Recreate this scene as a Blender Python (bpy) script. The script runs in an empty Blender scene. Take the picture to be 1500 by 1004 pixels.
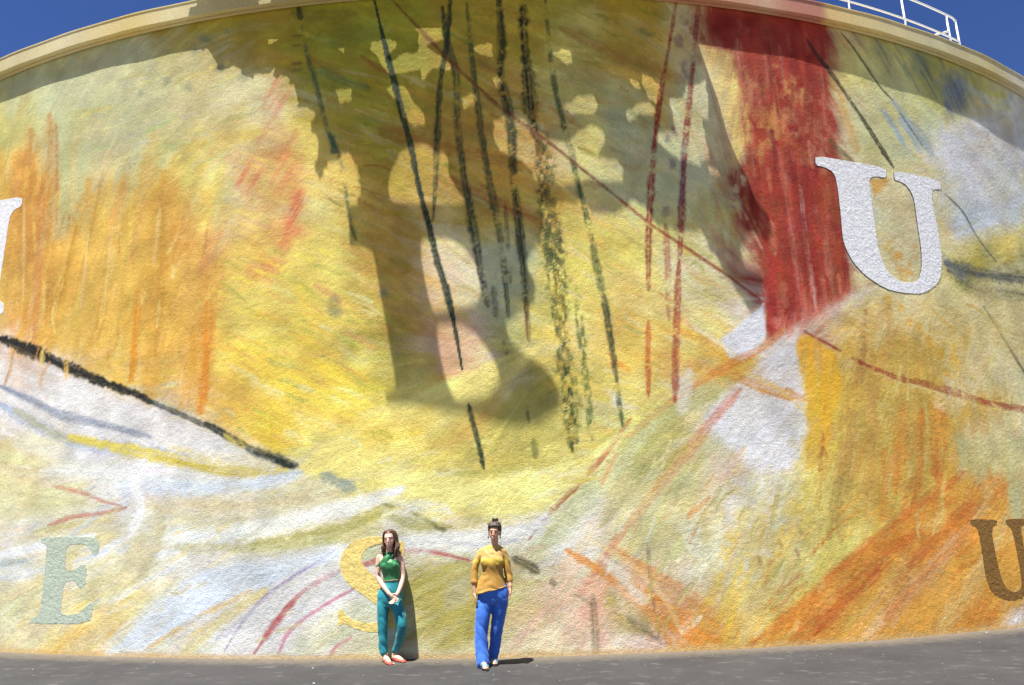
import bpy, bmesh, math, random
import numpy as np
from mathutils import Vector, Matrix
from mathutils.geometry import delaunay_2d_cdt

# ------------------------------------------------------------------ camera, sky, sun, exposure
S = bpy.context.scene
COL = S.collection
R_TANK, H_TANK, AXIS_X = 20.0913, 9.9255, -0.9027      # tank radius, rim height, axis (AXIS_X, R_TANK)
FOCAL, PITCH, ROLL, YAW = 1054.97, 0.241544, -0.0241576, -0.00885119
EYE = np.array([0.0, -9.62037, 1.65682])
_F = np.array([math.sin(YAW)*math.cos(PITCH), math.cos(YAW)*math.cos(PITCH), math.sin(PITCH)])
_R = np.array([math.cos(YAW), -math.sin(YAW), 0.0]); _U = np.cross(_R, _F)
RIGHT = math.cos(ROLL)*_R + math.sin(ROLL)*_U
UP = -math.sin(ROLL)*_R + math.cos(ROLL)*_U
cam = bpy.data.cameras.new('camera'); camo = bpy.data.objects.new('camera', cam); COL.objects.link(camo)
cam.sensor_width = 36.0; cam.sensor_fit = 'HORIZONTAL'; cam.lens = FOCAL/1500*36.0
cam.clip_start = 0.05; cam.clip_end = 6000
camo.matrix_world = Matrix(((RIGHT[0], UP[0], -_F[0], EYE[0]), (RIGHT[1], UP[1], -_F[1], EYE[1]), (RIGHT[2], UP[2], -_F[2], EYE[2]), (0, 0, 0, 1)))
S.camera = camo

SUN_AZ, SUN_EL = math.radians(-38.5), math.radians(70.5)
SUN = Vector((math.sin(SUN_AZ)*math.cos(SUN_EL), -math.cos(SUN_AZ)*math.cos(SUN_EL), math.sin(SUN_EL)))
W = bpy.data.worlds.new('World'); S.world = W; W.use_nodes = True
nt = W.node_tree; bg = nt.nodes['Background']; sky = nt.nodes.new('ShaderNodeTexSky')
sky.sky_type = 'NISHITA'; sky.sun_disc = False
sky.sun_elevation = SUN_EL; sky.sun_rotation = math.atan2(SUN.x, SUN.y)
sky.altitude = 1500; sky.air_density = 1.0; sky.dust_density = 0.0; sky.ozone_density = 4.0
hs = nt.nodes.new('ShaderNodeHueSaturation'); hs.inputs['Saturation'].default_value = 1.18; hs.inputs['Hue'].default_value = .516
nt.links.new(sky.outputs[0], hs.inputs['Color']); nt.links.new(hs.outputs[0], bg.inputs[0]); bg.inputs[1].default_value = 0.05
sl = bpy.data.lights.new('sun', 'SUN'); sl.energy = 5.0; sl.angle = math.radians(0.47); sl.color = (1.0, 0.97, 0.92)
so = bpy.data.objects.new('sun', sl); COL.objects.link(so); so.location = SUN*60
so.rotation_euler = SUN.to_track_quat('Z', 'Y').to_euler()
S.view_settings.view_transform = 'Standard'; S.view_settings.look = 'None'
S.view_settings.gamma = 1.0; S.view_settings.exposure = 1.30; S.view_settings.use_curve_mapping = False

# ------------------------------------------------------------------ helpers
rng = np.random.default_rng(7); random.seed(7)
TAB = rng.random((256, 256)).astype(np.float32)
def vnoise(x, y):
    xi = np.floor(x).astype(np.int64); yi = np.floor(y).astype(np.int64)
    fx = (x-xi).astype(np.float32); fy = (y-yi).astype(np.float32)
    fx = fx*fx*(3-2*fx); fy = fy*fy*(3-2*fy)
    a = TAB[xi & 255, yi & 255]; b = TAB[(xi+1) & 255, yi & 255]
    c = TAB[xi & 255, (yi+1) & 255]; d = TAB[(xi+1) & 255, (yi+1) & 255]
    return (a*(1-fx)+b*fx)*(1-fy)+(c*(1-fx)+d*fx)*fy
def fbm(x, y, o=4):
    t = 0; a = .5; n = 0
    for k in range(o):
        t = t+a*vnoise(x+17.3*k, y+9.1*k); n += a; a *= .5; x = x*2.03; y = y*2.03
    return t/n
def lin(c):
    c = np.asarray(c, np.float32)/255.0
    return np.where(c <= .04045, c/12.92, ((c+.055)/1.055)**2.4)
def sstep(a, b, x):
    t = np.clip((x-a)/(b-a), 0, 1); return t*t*(3-2*t)
def tag(o, label=None, cat=None, group=None, kind=None):
    if label: o['label'] = label
    if cat: o['category'] = cat
    if group: o['group'] = group
    if kind: o['kind'] = kind
    return o
def empty(name, loc=(0, 0, 0)):
    o = bpy.data.objects.new(name, None); COL.objects.link(o); o.location = loc; o.empty_display_size = .2
    return o
def mesh_obj(name, verts, faces, mat=None, parent=None, smooth=False):
    me = bpy.data.meshes.new(name); me.from_pydata([tuple(map(float, v)) for v in verts], [], [tuple(int(i) for i in f) for f in faces]); me.update()
    if smooth: me.polygons.foreach_set('use_smooth', [True]*len(me.polygons))
    o = bpy.data.objects.new(name, me); COL.objects.link(o)
    if mat: me.materials.append(mat)
    if parent:
        o.parent = parent; o.matrix_parent_inverse = Matrix.Translation(-Vector(parent.location)); o.location = (0, 0, 0)
    return o
def bm_obj(name, bm, mat=None, parent=None, smooth=False):
    me = bpy.data.meshes.new(name); bmesh.ops.recalc_face_normals(bm, faces=bm.faces); bm.to_mesh(me); bm.free()
    if smooth: me.polygons.foreach_set('use_smooth', [True]*len(me.polygons))
    o = bpy.data.objects.new(name, me); COL.objects.link(o)
    if mat: me.materials.append(mat)
    if parent:
        o.parent = parent; o.matrix_parent_inverse = Matrix.Translation(-Vector(parent.location)); o.location = (0, 0, 0)
    return o
def material(name, rough=.8):
    m = bpy.data.materials.new(name); m.use_nodes = True
    p = m.node_tree.nodes['Principled BSDF']; p.inputs['Roughness'].default_value = rough
    return m, m.node_tree, p
def node(t, typ, **kw):
    n = t.nodes.new(typ)
    for k, v in kw.items(): setattr(n, k, v)
    return n
def noise(t, scale, detail=4, rough=.55, vec=None):
    n = t.nodes.new('ShaderNodeTexNoise'); n.inputs['Scale'].default_value = scale
    n.inputs['Detail'].default_value = detail; n.inputs['Roughness'].default_value = rough
    if vec: t.links.new(vec, n.inputs['Vector'])
    return n
def ramp(t, fac, stops):
    r = t.nodes.new('ShaderNodeValToRGB'); e = r.color_ramp.elements
    while len(e) < len(stops): e.new(.5)
    for i, (p, c) in enumerate(stops): e[i].position = p; e[i].color = (c[0], c[1], c[2], 1)
    t.links.new(fac, r.inputs[0]); return r
def mixc(t, fac, a, b, mode='MIX'):
    m = t.nodes.new('ShaderNodeMix'); m.data_type = 'RGBA'; m.blend_type = mode
    for sock, v in ((m.inputs[0], fac), (m.inputs[6], a), (m.inputs[7], b)):
        if isinstance(v, (int, float)): sock.default_value = v
        elif isinstance(v, (tuple, list)): sock.default_value = (v[0], v[1], v[2], 1)
        else: t.links.new(v, sock)
    return m.outputs[2]
def bump(t, p, height, strength=.4, dist=.01):
    b = t.nodes.new('ShaderNodeBump'); b.inputs['Strength'].default_value = strength; b.inputs['Distance'].default_value = dist
    t.links.new(height, b.inputs['Height']); t.links.new(b.outputs[0], p.inputs['Normal']); return b
def plain(name, col, rough=.7, var=.15, scale=30, bmp=.15):
    m, t, p = material(name, rough)
    tc = node(t, 'ShaderNodeTexCoord'); n = noise(t, scale, 5, .6, tc.outputs['Object'])
    c = np.array(col)
    r = ramp(t, n.outputs[0], [(.3, c*(1-var)), (.7, np.minimum(c*(1+var), .95))]); t.links.new(r.outputs[0], p.inputs['Base Color'])
    bump(t, p, n.outputs[0], bmp, .004)
    return m

# chart of the mural: sheet coordinates -> (arc length along the wall, height), in metres
OVER = 0.165
def on_wall(px, py, rad=R_TANK):
    d = _F+((px-750)/FOCAL)*RIGHT+((502-py)/FOCAL)*UP
    ox, oy = EYE[0]-AXIS_X, EYE[1]-R_TANK
    a = d[0]**2+d[1]**2; b = 2*(ox*d[0]+oy*d[1]); c = ox*ox+oy*oy-rad*rad
    t = (-b-math.sqrt(max(b*b-4*a*c, 0)))/(2*a); P = EYE+t*d
    return P
def at(px, py):
    P = on_wall(px, py); return (R_TANK*math.atan2(P[0]-AXIS_X, R_TANK-P[1]), P[2])
def sz(s, z, rad=R_TANK):
    return (AXIS_X+rad*np.sin(s/R_TANK), R_TANK-rad*np.cos(s/R_TANK), z)
def ground_z(x): return -0.00559*np.clip(x, -12, 12)
# ------------------------------------------------------------------ ground
def asphalt():
    m, t, p = material('worn_asphalt', .88)
    g = node(t, 'ShaderNodeNewGeometry'); pos = g.outputs['Position']
    n1 = noise(t, 1.1, 6, .6, pos); n2 = noise(t, 140, 3, .6, pos); n3 = noise(t, 9, 5, .65, pos)
    base = ramp(t, n1.outputs[0], [(.3, (.026, .0245, .024)), (.7, (.046, .0435, .042))]).outputs[0]
    grit = ramp(t, n2.outputs[0], [(.35, (.45, .45, .45)), (.7, (1.5, 1.5, 1.5))]).outputs[0]
    c = mixc(t, .8, base, grit, 'MULTIPLY')
    # pale scuffs stretched along the wall
    mp = node(t, 'ShaderNodeMapping'); mp.inputs['Scale'].default_value = (2.2, 4.0, 1); t.links.new(pos, mp.inputs[0])
    n4 = noise(t, 1.7, 7, .72, mp.outputs[0]); sc = ramp(t, n4.outputs[0], [(.56, (0, 0, 0)), (.74, (.5, .5, .5))])
    c = mixc(t, sc.outputs[0], c, (.20, .19, .18))
    # sandy dust washed against the foot of the wall
    ax = node(t, 'ShaderNodeVectorMath', operation='DISTANCE'); ax.inputs[1].default_value = (AXIS_X, R_TANK, 0)
    fl = node(t, 'ShaderNodeVectorMath', operation='MULTIPLY'); fl.inputs[1].default_value = (1, 1, 0); t.links.new(pos, fl.inputs[0]); t.links.new(fl.outputs[0], ax.inputs[0])
    ad = node(t, 'ShaderNodeMath', operation='MULTIPLY_ADD'); ad.inputs[1].default_value = .55; t.links.new(n3.outputs[0], ad.inputs[0]); 
    sub = node(t, 'ShaderNodeMath', operation='SUBTRACT'); sub.inputs[1].default_value = R_TANK; t.links.new(ax.outputs['Value'], sub.inputs[0]); t.links.new(sub.outputs[0], ad.inputs[2])
    du = node(t, 'ShaderNodeMapRange'); du.inputs[1].default_value = .22; du.inputs[2].default_value = .75; du.inputs[3].default_value = .85; du.inputs[4].default_value = 0
    t.links.new(ad.outputs[0], du.inputs[0])
    c = mixc(t, du.outputs[0], c, (.155, .125, .085))
    t.links.new(c, p.inputs['Base Color'])
    bump(t, p, n2.outputs[0], .5, .006)
    return m
quad = lambda I: np.stack([I[:-1, :-1], I[:-1, 1:], I[1:, 1:], I[1:, :-1]], -1).reshape(-1, 4)
def earth():
    m, t, p = material('dry_earth', .95); g = node(t, 'ShaderNodeNewGeometry'); n = noise(t, .35, 6, .6, g.outputs['Position']); n2 = noise(t, 30, 4, .6, g.outputs['Position'])
    t.links.new(ramp(t, n.outputs[0], [(.3, (.07, .065, .04)), (.7, (.12, .10, .065))]).outputs[0], p.inputs['Base Color']); bump(t, p, n2.outputs[0], .5, .02); return m
xs = np.unique(np.concatenate([np.linspace(-3000, -60, 14), np.linspace(-60, 60, 61), np.linspace(60, 3000, 14)]))
X, Y = np.meshgrid(xs, xs); Z = ground_z(X)-.06+.05*(fbm(X*.2+40, Y*.2+40, 3)-.5)*(np.hypot(X, Y) < 200)
tag(mesh_obj('earth_ground', np.stack([X, Y, Z], -1).reshape(-1, 3), quad(np.arange(X.size).reshape(X.shape)), earth(), None, True), kind='structure')
tv = np.concatenate([np.linspace(-math.pi, -.6, 60, endpoint=False), np.linspace(-.6, .6, 240, endpoint=False), np.linspace(.6, math.pi, 61)]); rv_ = np.concatenate([np.linspace(R_TANK-.4, R_TANK+2.9, 40), [R_TANK+2.95]])
TH, RR = np.meshgrid(tv, rv_); X = AXIS_X+RR*np.sin(TH); Y = R_TANK-RR*np.cos(TH)
Z = ground_z(X)+(fbm(X*.7+40, Y*.7+40, 3)-.5)*.02; Z[-1] -= .12
tag(mesh_obj('asphalt_pavement', np.stack([X, Y, Z], -1).reshape(-1, 3), quad(np.arange(X.size).reshape(X.shape))[:, ::-1], asphalt(), None, True), kind='structure')

rv_ = np.linspace(R_TANK+2.6, R_TANK+9.5, 12); TH, RR = np.meshgrid(tv, rv_); X = AXIS_X+RR*np.sin(TH); Y = R_TANK-RR*np.cos(TH); Z = ground_z(X)-.02
tag(mesh_obj('added_bounce_ring', np.stack([X, Y, Z], -1).reshape(-1, 3), quad(np.arange(X.size).reshape(X.shape))[:, ::-1], plain('pale_bounce_ground', (.25, .225, .18), .9, .12, 2, .3), None, True), kind='structure')  # pale ring added out of view to bounce sunlight up onto the wall

# ------------------------------------------------------------------ the mural, painted on the wall in metres
RES = 58.0
S0, S1 = -13.0, 16.0
ZT = H_TANK-.278
NC = int((S1-S0)*RES)+1; NR = int((ZT+.25)*RES)+1
sv = np.linspace(S0, S1, NC).astype(np.float32); zv = np.linspace(-.25, ZT, NR).astype(np.float32)
SS, ZZ = np.meshgrid(sv, zv)
PAL = lin(np.array([(232,224,186), (240,220,120), (242,212,74), (228,188,92), (226,172,72), (216,134,46), (170,72,56), (222,166,116), (230,204,188), (216,206,124), (206,208,164),
    (160,156,60), (228,228,224), (200,212,218), (220,206,158), (206,172,84), (222,222,230), (224,211,164), (172,166,58), (192,192,150), (190,166,64), (150,158,132)], np.float32))
# cream, yellow, strong yellow, ochre, orange, deep orange, red, salmon, pink, green yellow, sage, olive, white, pale blue, tan, muted ochre, lavender, sand, dark olive, grey sage, brown olive, grey green (these last two darkened to carry shade under canopy and rim)
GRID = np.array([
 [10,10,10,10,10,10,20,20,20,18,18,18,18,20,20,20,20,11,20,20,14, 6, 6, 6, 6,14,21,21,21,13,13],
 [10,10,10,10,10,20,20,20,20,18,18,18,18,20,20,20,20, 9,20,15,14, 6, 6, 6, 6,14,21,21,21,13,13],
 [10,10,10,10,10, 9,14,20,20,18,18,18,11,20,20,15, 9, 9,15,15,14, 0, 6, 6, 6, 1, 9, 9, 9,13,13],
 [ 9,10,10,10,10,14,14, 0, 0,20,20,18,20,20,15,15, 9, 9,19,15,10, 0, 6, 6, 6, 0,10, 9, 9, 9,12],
 [ 9, 9,10,14,10, 9,15, 1, 0, 1,20,18,20,15,15,15,14, 9,19,19,10,14, 6, 6, 6, 0,10,13,16,16,12],
 [ 3, 4,10,14,10, 9, 1, 0, 7, 1, 3,20,20,15, 3, 4,14, 9,10,10,10, 0, 6, 6, 6, 0,17,17,16,16,13],
 [ 3, 4,10, 3, 3, 3, 1, 0, 7, 0, 1,15,15,15,15,15, 3, 3, 0,19,10, 9, 6, 6, 6,13,17,17,13,13, 1],
 [ 3, 4, 3, 3, 3, 4, 7, 7, 7, 1, 1,15,15, 0, 9,19,15, 1, 1, 1, 9, 0, 6, 6, 6,13,17,17,17, 1, 1],
 [ 3, 3, 4, 3, 3, 3, 3, 3, 1, 1, 1,15,15, 8, 0,10, 1, 1, 1, 1, 0, 0, 6, 6, 6,14,17,17, 9,11,19],
 [ 3, 3, 3, 3, 3, 4, 3, 1, 1, 2, 1,15,15, 3, 0,10, 1, 1, 1, 1, 0, 9,12, 6, 6,17,17,17,17,17, 0],
 [ 8, 4, 3, 3, 3, 4, 3, 1, 1, 2, 9,11,15, 8, 8,11, 1, 0, 1, 1, 3, 3, 3,12, 8, 3,15,15,15,17,17],
 [16, 8,16, 3, 3, 3, 3, 3, 1, 2, 2, 1, 9,15, 1, 0,11,11, 9, 1, 0, 3, 3, 4, 2,15,15,15,17,17,10],
 [12,16,12,12,12,16, 3, 3, 2, 1, 1, 1, 1, 1, 3, 9, 9, 9,10, 1, 0,17,12,16, 2,15,15,15, 4,15,17],
 [17, 0,16,16,12,12,12, 1, 2, 9, 1, 0, 1, 1, 1, 1, 9, 9, 1,11,17,10,16,16, 2,15,15,15,15,17,17],
 [17,17, 0,12,16,16,16,16,12, 0, 0, 1, 1, 1, 1, 1, 1, 1,17,10,10, 8, 0,12, 1,15,15,15, 4, 4,17],
 [ 0,14, 0,12,12, 0, 0, 0, 0, 0, 0, 1,12, 1, 1, 1, 0,12, 0,10, 9, 8,17, 0, 1,15,15,15, 4, 3, 4],
 [12,12,17,17,17,12,12, 0, 0,17,17,10,12,12,12,12,12,12,17, 9,10,10, 8, 0, 1, 1,15,15, 4, 4, 4],
 [ 0,17,17,17, 0,12,16,12,12,12,12,12, 9, 9, 9,17, 9,17,10, 8, 0, 0, 0, 1, 1, 1, 1,17, 4, 4, 4],
 [ 0,17,17, 0, 1,16,16,12,12,12,12,12,17, 9, 9, 9,17, 8, 8, 8, 8, 4, 3, 3, 1, 1, 4, 4, 4, 4,17],
 [17, 0, 1,16,12, 0,12,12,12,12, 0, 0,17, 0, 0, 0, 0, 0, 8, 8, 3, 3, 3, 1, 4, 4, 4, 4, 4,17,12]])
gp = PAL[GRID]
gs = np.zeros((20, 31)); gz = np.zeros((20, 31))
for j in range(20):
    for i in range(31): gs[j, i], gz[j, i] = at(i*50, j*50)
# scattered -> canvas by inverse lookup: solve for sheet coordinates of every wall point
Px, Py, Pz = sz(SS.astype(np.float64), ZZ.astype(np.float64))
D = np.stack([Px-EYE[0], Py-EYE[1], Pz-EYE[2]], -1); dep = D@_F
CX = (750+FOCAL*(D@RIGHT)/dep).astype(np.float32); CY = (502-FOCAL*(D@UP)/dep).astype(np.float32)
del D, Px, Py, Pz, dep
def lookup(arr, x, y, step):
    x = np.abs(x); x = np.where(x > 1500, np.abs(3000-x), x)      # the painting goes on, mirrored, round the sides
    u = np.clip(x/step, 0, arr.shape[1]-1.001); v = np.clip(y/step, 0, arr.shape[0]-1.001)
    i = u.astype(int); j = v.astype(int); fu = (u-i)[..., None]; fv = (v-j)[..., None]
    fu = fu*fu*(3-2*fu); fv = fv*fv*(3-2*fv)
    return (arr[j, i]*(1-fu)+arr[j, i+1]*fu)*(1-fv)+(arr[j+1, i]*(1-fu)+arr[j+1, i+1]*fu)*fv
wx = (fbm(SS*1.3+5, ZZ*1.3+5, 4)-.5)*110; wy = (fbm(SS*1.3+50, ZZ*1.3+70, 4)-.5)*110
CAN = lookup(gp, CX+wx, CY+wy, 50.0).astype(np.float32)
# brush directions (degrees on the sheet, counter-clockwise from rightwards), 150 px cells
DIR = np.array([
 [ 10,  10,  20, -20, -25, -25, -20, -75, -60, -40, -40],
 [ 85,  60,  30, -25, -25, -25, -20, -80, -60, -40,  35],
 [ 88,  80,  60, -20, -30, -30, -25, -85, -70,  30,  25],
 [ 85,  78,  60, -25, -35, -30, -25, -30,  40,  60,  20],
 [-20, -20, -25, -25,  30,  40, -20,  35,  50,  85,  85],
 [  5,  20,   5,  15,  15,  10,  40,  50,  60,  70,  60],
 [ 25,  35,  35,  35,  -5,  10,  50,  55,  50,  45,  45]], np.float32)
def blend(win, col, a):
    CAN[win] = CAN[win]*(1-a[..., None])+np.asarray(col, np.float32)*a[..., None]
def window(s0, s1, z0, z1):
    i0 = max(int((s0-S0)*RES)-1, 0); i1 = min(int((s1-S0)*RES)+2, NC)
    j0 = max(int((z0+.25)*RES)-1, 0); j1 = min(int((z1+.25)*RES)+2, NR)
    return (slice(j0, j1), slice(i0, i1)) if i1 > i0 and j1 > j0 else None
def dabs(n, lmin, lmax, wmin, wmax, alpha, jit):
    for k in range(n):
        px = rng.uniform(-330, 1760); py = rng.uniform(-60, 975)
        s, z = at(px, py)
        if not (S0 < s < S1 and -.2 < z < ZT): continue
        a = lookup(DIR[..., None], np.array(px), np.array(py), 150.0)[0]+rng.normal(0, 9)
        L = rng.uniform(lmin, lmax); w = rng.uniform(wmin, wmax); ca, sa = math.cos(math.radians(a)), math.sin(math.radians(a))
        ex = abs(ca)*L+abs(sa)*w; ez = abs(sa)*L+abs(ca)*w
        win = window(s-ex, s+ex, z-ez, z+ez)
        if win is None: continue
        ds = SS[win]-s; dz = ZZ[win]-z
        t = (ds*ca+dz*sa)/L; q = (-ds*sa+dz*ca)/w+.35*np.sin(t*2.2+k)
        col = lookup(gp, np.array(px+rng.normal(0, 22)), np.array(py+rng.normal(0, 22)), 50.0)
        col = col*np.exp(rng.normal(0, jit)+rng.normal(0, jit*.45, 3))
        m = np.clip(1-t*t, 0, 1)*np.clip(1-q*q, 0, 1)
        streak = vnoise(t*3+k*1.7, q*5+k*.37)
        blend(win, np.minimum(col, .86), np.clip(m*1.4, 0, 1)*(.35+.9*streak)*alpha)
dabs(4000, .25, .8, .04, .16, .42, .13)
dabs(3500, .15, .6, .015, .06, .38, .17)
dabs(6800, .05, .22, .010, .035, .38, .24)
ACC = [lin(c) for c in ((240,230,190), (240,214,90), (216,160,70), (196,196,140), (232,200,170), (170,160,80))]
for k in range(1500):
    px, py = rng.uniform(0, 1500), rng.uniform(100, 950); s, z = at(px, py)
    a = math.radians(float(lookup(DIR[..., None], np.array(px), np.array(py), 150.0)[0])+rng.normal(0, 12)); L = rng.uniform(.08, .5); w = rng.uniform(.01, .06)
    win = window(s-L, s+L, z-L, z+L)
    if win is None: continue
    t = ((SS[win]-s)*math.cos(a)+(ZZ[win]-z)*math.sin(a))/L; q = (-(SS[win]-s)*math.sin(a)+(ZZ[win]-z)*math.cos(a))/w
    blend(win, ACC[rng.integers(len(ACC))], np.clip(1-t*t, 0, 1)*np.clip(1-q*q, 0, 1)*(.3+.9*vnoise(t*4+k, q*4+k))*.24)

def spline(pts, n=8):
    P = np.array(pts, float); P = np.vstack([2*P[0]-P[1], P, 2*P[-1]-P[-2]]); out = []
    for i in range(1, len(P)-2):
        for t in np.linspace(0, 1, n, endpoint=False):
            out.append(.5*(2*P[i]+(P[i+1]-P[i-1])*t+(2*P[i-1]-5*P[i]+4*P[i+1]-P[i+2])*t*t+(3*P[i]-P[i-1]-3*P[i+1]+P[i+2])*t**3))
    out.append(P[-2]); return np.array(out)
_seed = [0]
def stroke(pts, w, col, alpha=.9, soft=.5, dry=.4, dash=0.0, taper=.15, speck=0):
    """one brush stroke through sheet points: w = width on the sheet; dry = streaks, dash = breaks along it, speck = dabbed on in spots"""
    _seed[0] += 1; k = _seed[0]*3.17
    Q = np.array([at(*p) for p in spline(pts)]); x, y = pts[len(pts)//2]
    a, b = at(x, y), at(x+5, y); c = at(x, y+5)
    m = .5*(abs(b[0]-a[0])+abs(c[1]-a[1]))/5; hw = w*.5*m*1.12
    seg = np.diff(Q, axis=0); L = np.hypot(seg[:, 0], seg[:, 1]); cum = np.concatenate([[0], np.cumsum(L)]); tot = cum[-1]
    pad = hw*1.8+.04
    win = window(Q[:, 0].min()-pad, Q[:, 0].max()+pad, Q[:, 1].min()-pad, Q[:, 1].max()+pad)
    if win is None: return
    wv = SS[win]; zz = ZZ[win]
    best = np.full(wv.shape, 1e9, np.float32); T = np.zeros(wv.shape, np.float32); SD = np.zeros(wv.shape, np.float32)
    for i in range(len(seg)):
        if L[i] < 1e-6: continue
        d = seg[i]/L[i]
        i0 = np.searchsorted(wv[0], min(Q[i, 0], Q[i+1, 0])-pad); i1 = np.searchsorted(wv[0], max(Q[i, 0], Q[i+1, 0])+pad)
        j0 = np.searchsorted(zz[:, 0], min(Q[i, 1], Q[i+1, 1])-pad); j1 = np.searchsorted(zz[:, 0], max(Q[i, 1], Q[i+1, 1])+pad)
        if i1 <= i0 or j1 <= j0: continue
        sl_ = (slice(j0, j1), slice(i0, i1))
        rx = wv[sl_]-Q[i, 0]; rz = zz[sl_]-Q[i, 1]
        t = np.clip(rx*d[0]+rz*d[1], 0, L[i]); ex = rx-t*d[0]; ez = rz-t*d[1]; dd = np.hypot(ex, ez)
        up = dd < best[sl_]
        best[sl_] = np.where(up, dd, best[sl_]); T[sl_] = np.where(up, cum[i]+t, T[sl_]); SD[sl_] = np.where(up, ex*-d[1]+ez*d[0], SD[sl_])
    wob = (vnoise(T*6+k, SD*0+k)-.5)*.5+(vnoise(T*25+k, SD*20+k)-.5)*.5
    e = np.clip(np.minimum(T, tot-T)/(tot*taper+1e-6), 0, 1)
    half = hw*(.4+.6*np.sqrt(e))*(1+.6*wob)*(.66+.7*vnoise(T*1.3+k, SD*0+k*2))
    q = best/np.maximum(half, 1e-4)+(fbm(wv*16+k, zz*16+k, 3)-.5)*(.45 if w < 13 else .9)
    A = 1-sstep(1-soft, 1+soft*.35+.12, q)
    if dry: A = A*(1-dry+dry*1.25*sstep(.25, .68, vnoise(T*1.3+k, SD/hw*2.6+k)*.4+vnoise(T*2.6+k, SD/hw*6.5+k)*.3+vnoise(T*24+k, SD*40+k)*.3))
    if dash: A = A*sstep(dash-.20, dash+.10, vnoise(T*2.3+k*2, np.zeros_like(T)+k)*.45+vnoise(T*8+k, SD*6)*.3+vnoise(T*32+k, SD*30)*.25)
    if speck: A = A*sstep(speck-.16, speck+.14, vnoise(wv*22+k, zz*13+k)*.6+vnoise(wv*60, zz*60+k)*.4)
    blend(win, lin(col)*(1+.15*(vnoise(T*7+k, SD/hw*3)[..., None]-.5)), np.clip(A*alpha, 0, 1))
def patch(pts, col, alpha=.9, soft=6, rag=.3, streak=0.0, ang=0, speck=0):
    """an area of one colour: soft = edge width on the sheet, rag = ragged edge, streak = brushed texture along ang"""
    _seed[0] += 1; k = _seed[0]*2.71
    Q = np.array([at(*p) for p in pts]); x, y = np.mean(pts, axis=0)
    a, b = at(x, y), at(x+5, y); m = abs(b[0]-a[0])/5; sf = soft*m; pad = sf*2+.1
    win = window(Q[:, 0].min()-pad, Q[:, 0].max()+pad, Q[:, 1].min()-pad, Q[:, 1].max()+pad)
    if win is None: return
    wv = SS[win]; zz = ZZ[win]; ins = np.zeros(wv.shape, bool); dm = np.full(wv.shape, 1e9, np.float32)
    for i in range(len(Q)):
        p, r = Q[i], Q[(i+1) % len(Q)]; d = r-p; l2 = d@d+1e-12
        t = np.clip(((wv-p[0])*d[0]+(zz-p[1])*d[1])/l2, 0, 1); dm = np.minimum(dm, np.hypot(wv-p[0]-t*d[0], zz-p[1]-t*d[1]))
        cr = (p[1] > zz) != (r[1] > zz)
        ins ^= cr & (wv < (r[0]-p[0])*(zz-p[1])/(r[1]-p[1]+1e-12)+p[0])
    sd = np.where(ins, dm, -dm)
    sd = sd+(fbm(wv*6+k, zz*6+k, 4)-.5)*rag*.5
    A = sstep(-sf, sf, sd)
    ca, sa = math.cos(math.radians(ang)), math.sin(math.radians(ang)); u = wv*ca+zz*sa; v = -wv*sa+zz*ca
    st = vnoise(u*1.2+k, v*14+k)*.6+vnoise(u*3+k, v*34+k)*.4
    if streak: A = A*(1-streak+streak*1.4*sstep(.3, .7, st))
    if speck: A = A*sstep(speck-.1, speck+.1, fbm(wv*7+k, zz*7+k, 4))
    blend(win, lin(col)*(1+.25*(st[..., None]-.5)), np.clip(A*alpha, 0, 1))
# --- large shapes of the mural
patch([(85,150),(130,150),(118,330),(88,335)], (205,205,150), .55, 14, .3)
patch([(120,70),(330,70),(420,130),(330,200),(140,190)], (214,206,160), .5, 30, .6, .3, 15)
patch([(330,190),(480,170),(470,330),(520,480),(430,560),(330,400)], (240,214,112), .5, 30, .6, .5, -25)
patch([(320,480),(560,560),(520,640),(330,560)], (244,214,80), .5, 24, .5, .6, -25)
for (x, y, w, h, a) in [(405,145,22,40,.45),(400,205,35,30,.4),(365,262,25,22,.55),(420,255,30,45,.35),(435,310,14,40,.75),(415,345,30,30,.5),(385,395,28,22,.4),(350,235,18,12,.3)]:
    patch([(x-w,y),(x,y-h),(x+w,y-h*.3),(x+w*.4,y+h),(x-w*.6,y+h*.7)], (222,118,82), a, 12, .5, .6, 60)
# red banner
patch([(1048,20),(1212,20),(1214,140),(1226,236),(1238,330),(1252,430),(1210,452),(1165,478),(1128,508),(1116,480),(1117,420),(1122,340),(1110,285),(1092,200),(1072,130),(1056,70)], (168,58,48), .97, 10, .3, .3, 88)
for (x0, y0, x1, y1, w, c, a) in [(1165,20,1190,420,26,(150,40,38),.55),(1110,150,1150,470,18,(198,72,46),.6),(1185,60,1200,300,16,(140,36,40),.6),(1135,90,1160,330,14,(206,70,48),.65),(1205,240,1240,430,16,(188,84,50),.6),
        (1210,320,1236,440,12,(196,80,60),.6),(1150,250,1180,470,10,(214,140,130),.5),(1172,270,1196,455,6,(224,176,170),.6),(1125,330,1140,490,12,(196,60,52),.6),(1095,30,1115,200,22,(150,52,40),.5),(1060,20,1075,90,22,(150,50,45),.6),(1190,150,1230,330,20,(164,80,48),.55),(1130,180,1190,240,14,(190,120,70),.4)]:
    stroke([(x0,y0),((x0+x1)/2-2,(y0+y1)/2),(x1,y1)], w, c, a, .7, .8)
patch([(1050,120),(1130,95),(1190,130),(1165,190),(1110,240),(1070,180)], (222,170,104), .55, 14, .8, .5, 80, .50)
patch([(1130,130),(1215,150),(1220,240),(1160,250)], (206,140,110), .5, 14, .8, .5, 80, .50)
patch([(1100,300),(1140,280),(1240,330),(1230,400),(1130,380)], (156,66,40), .5, 14, .6, .4, 85, .5)
patch([(1030,70),(1075,75),(1098,205),(1080,240)], (232,206,130), .85, 8, .35, .3, 75)
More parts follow.
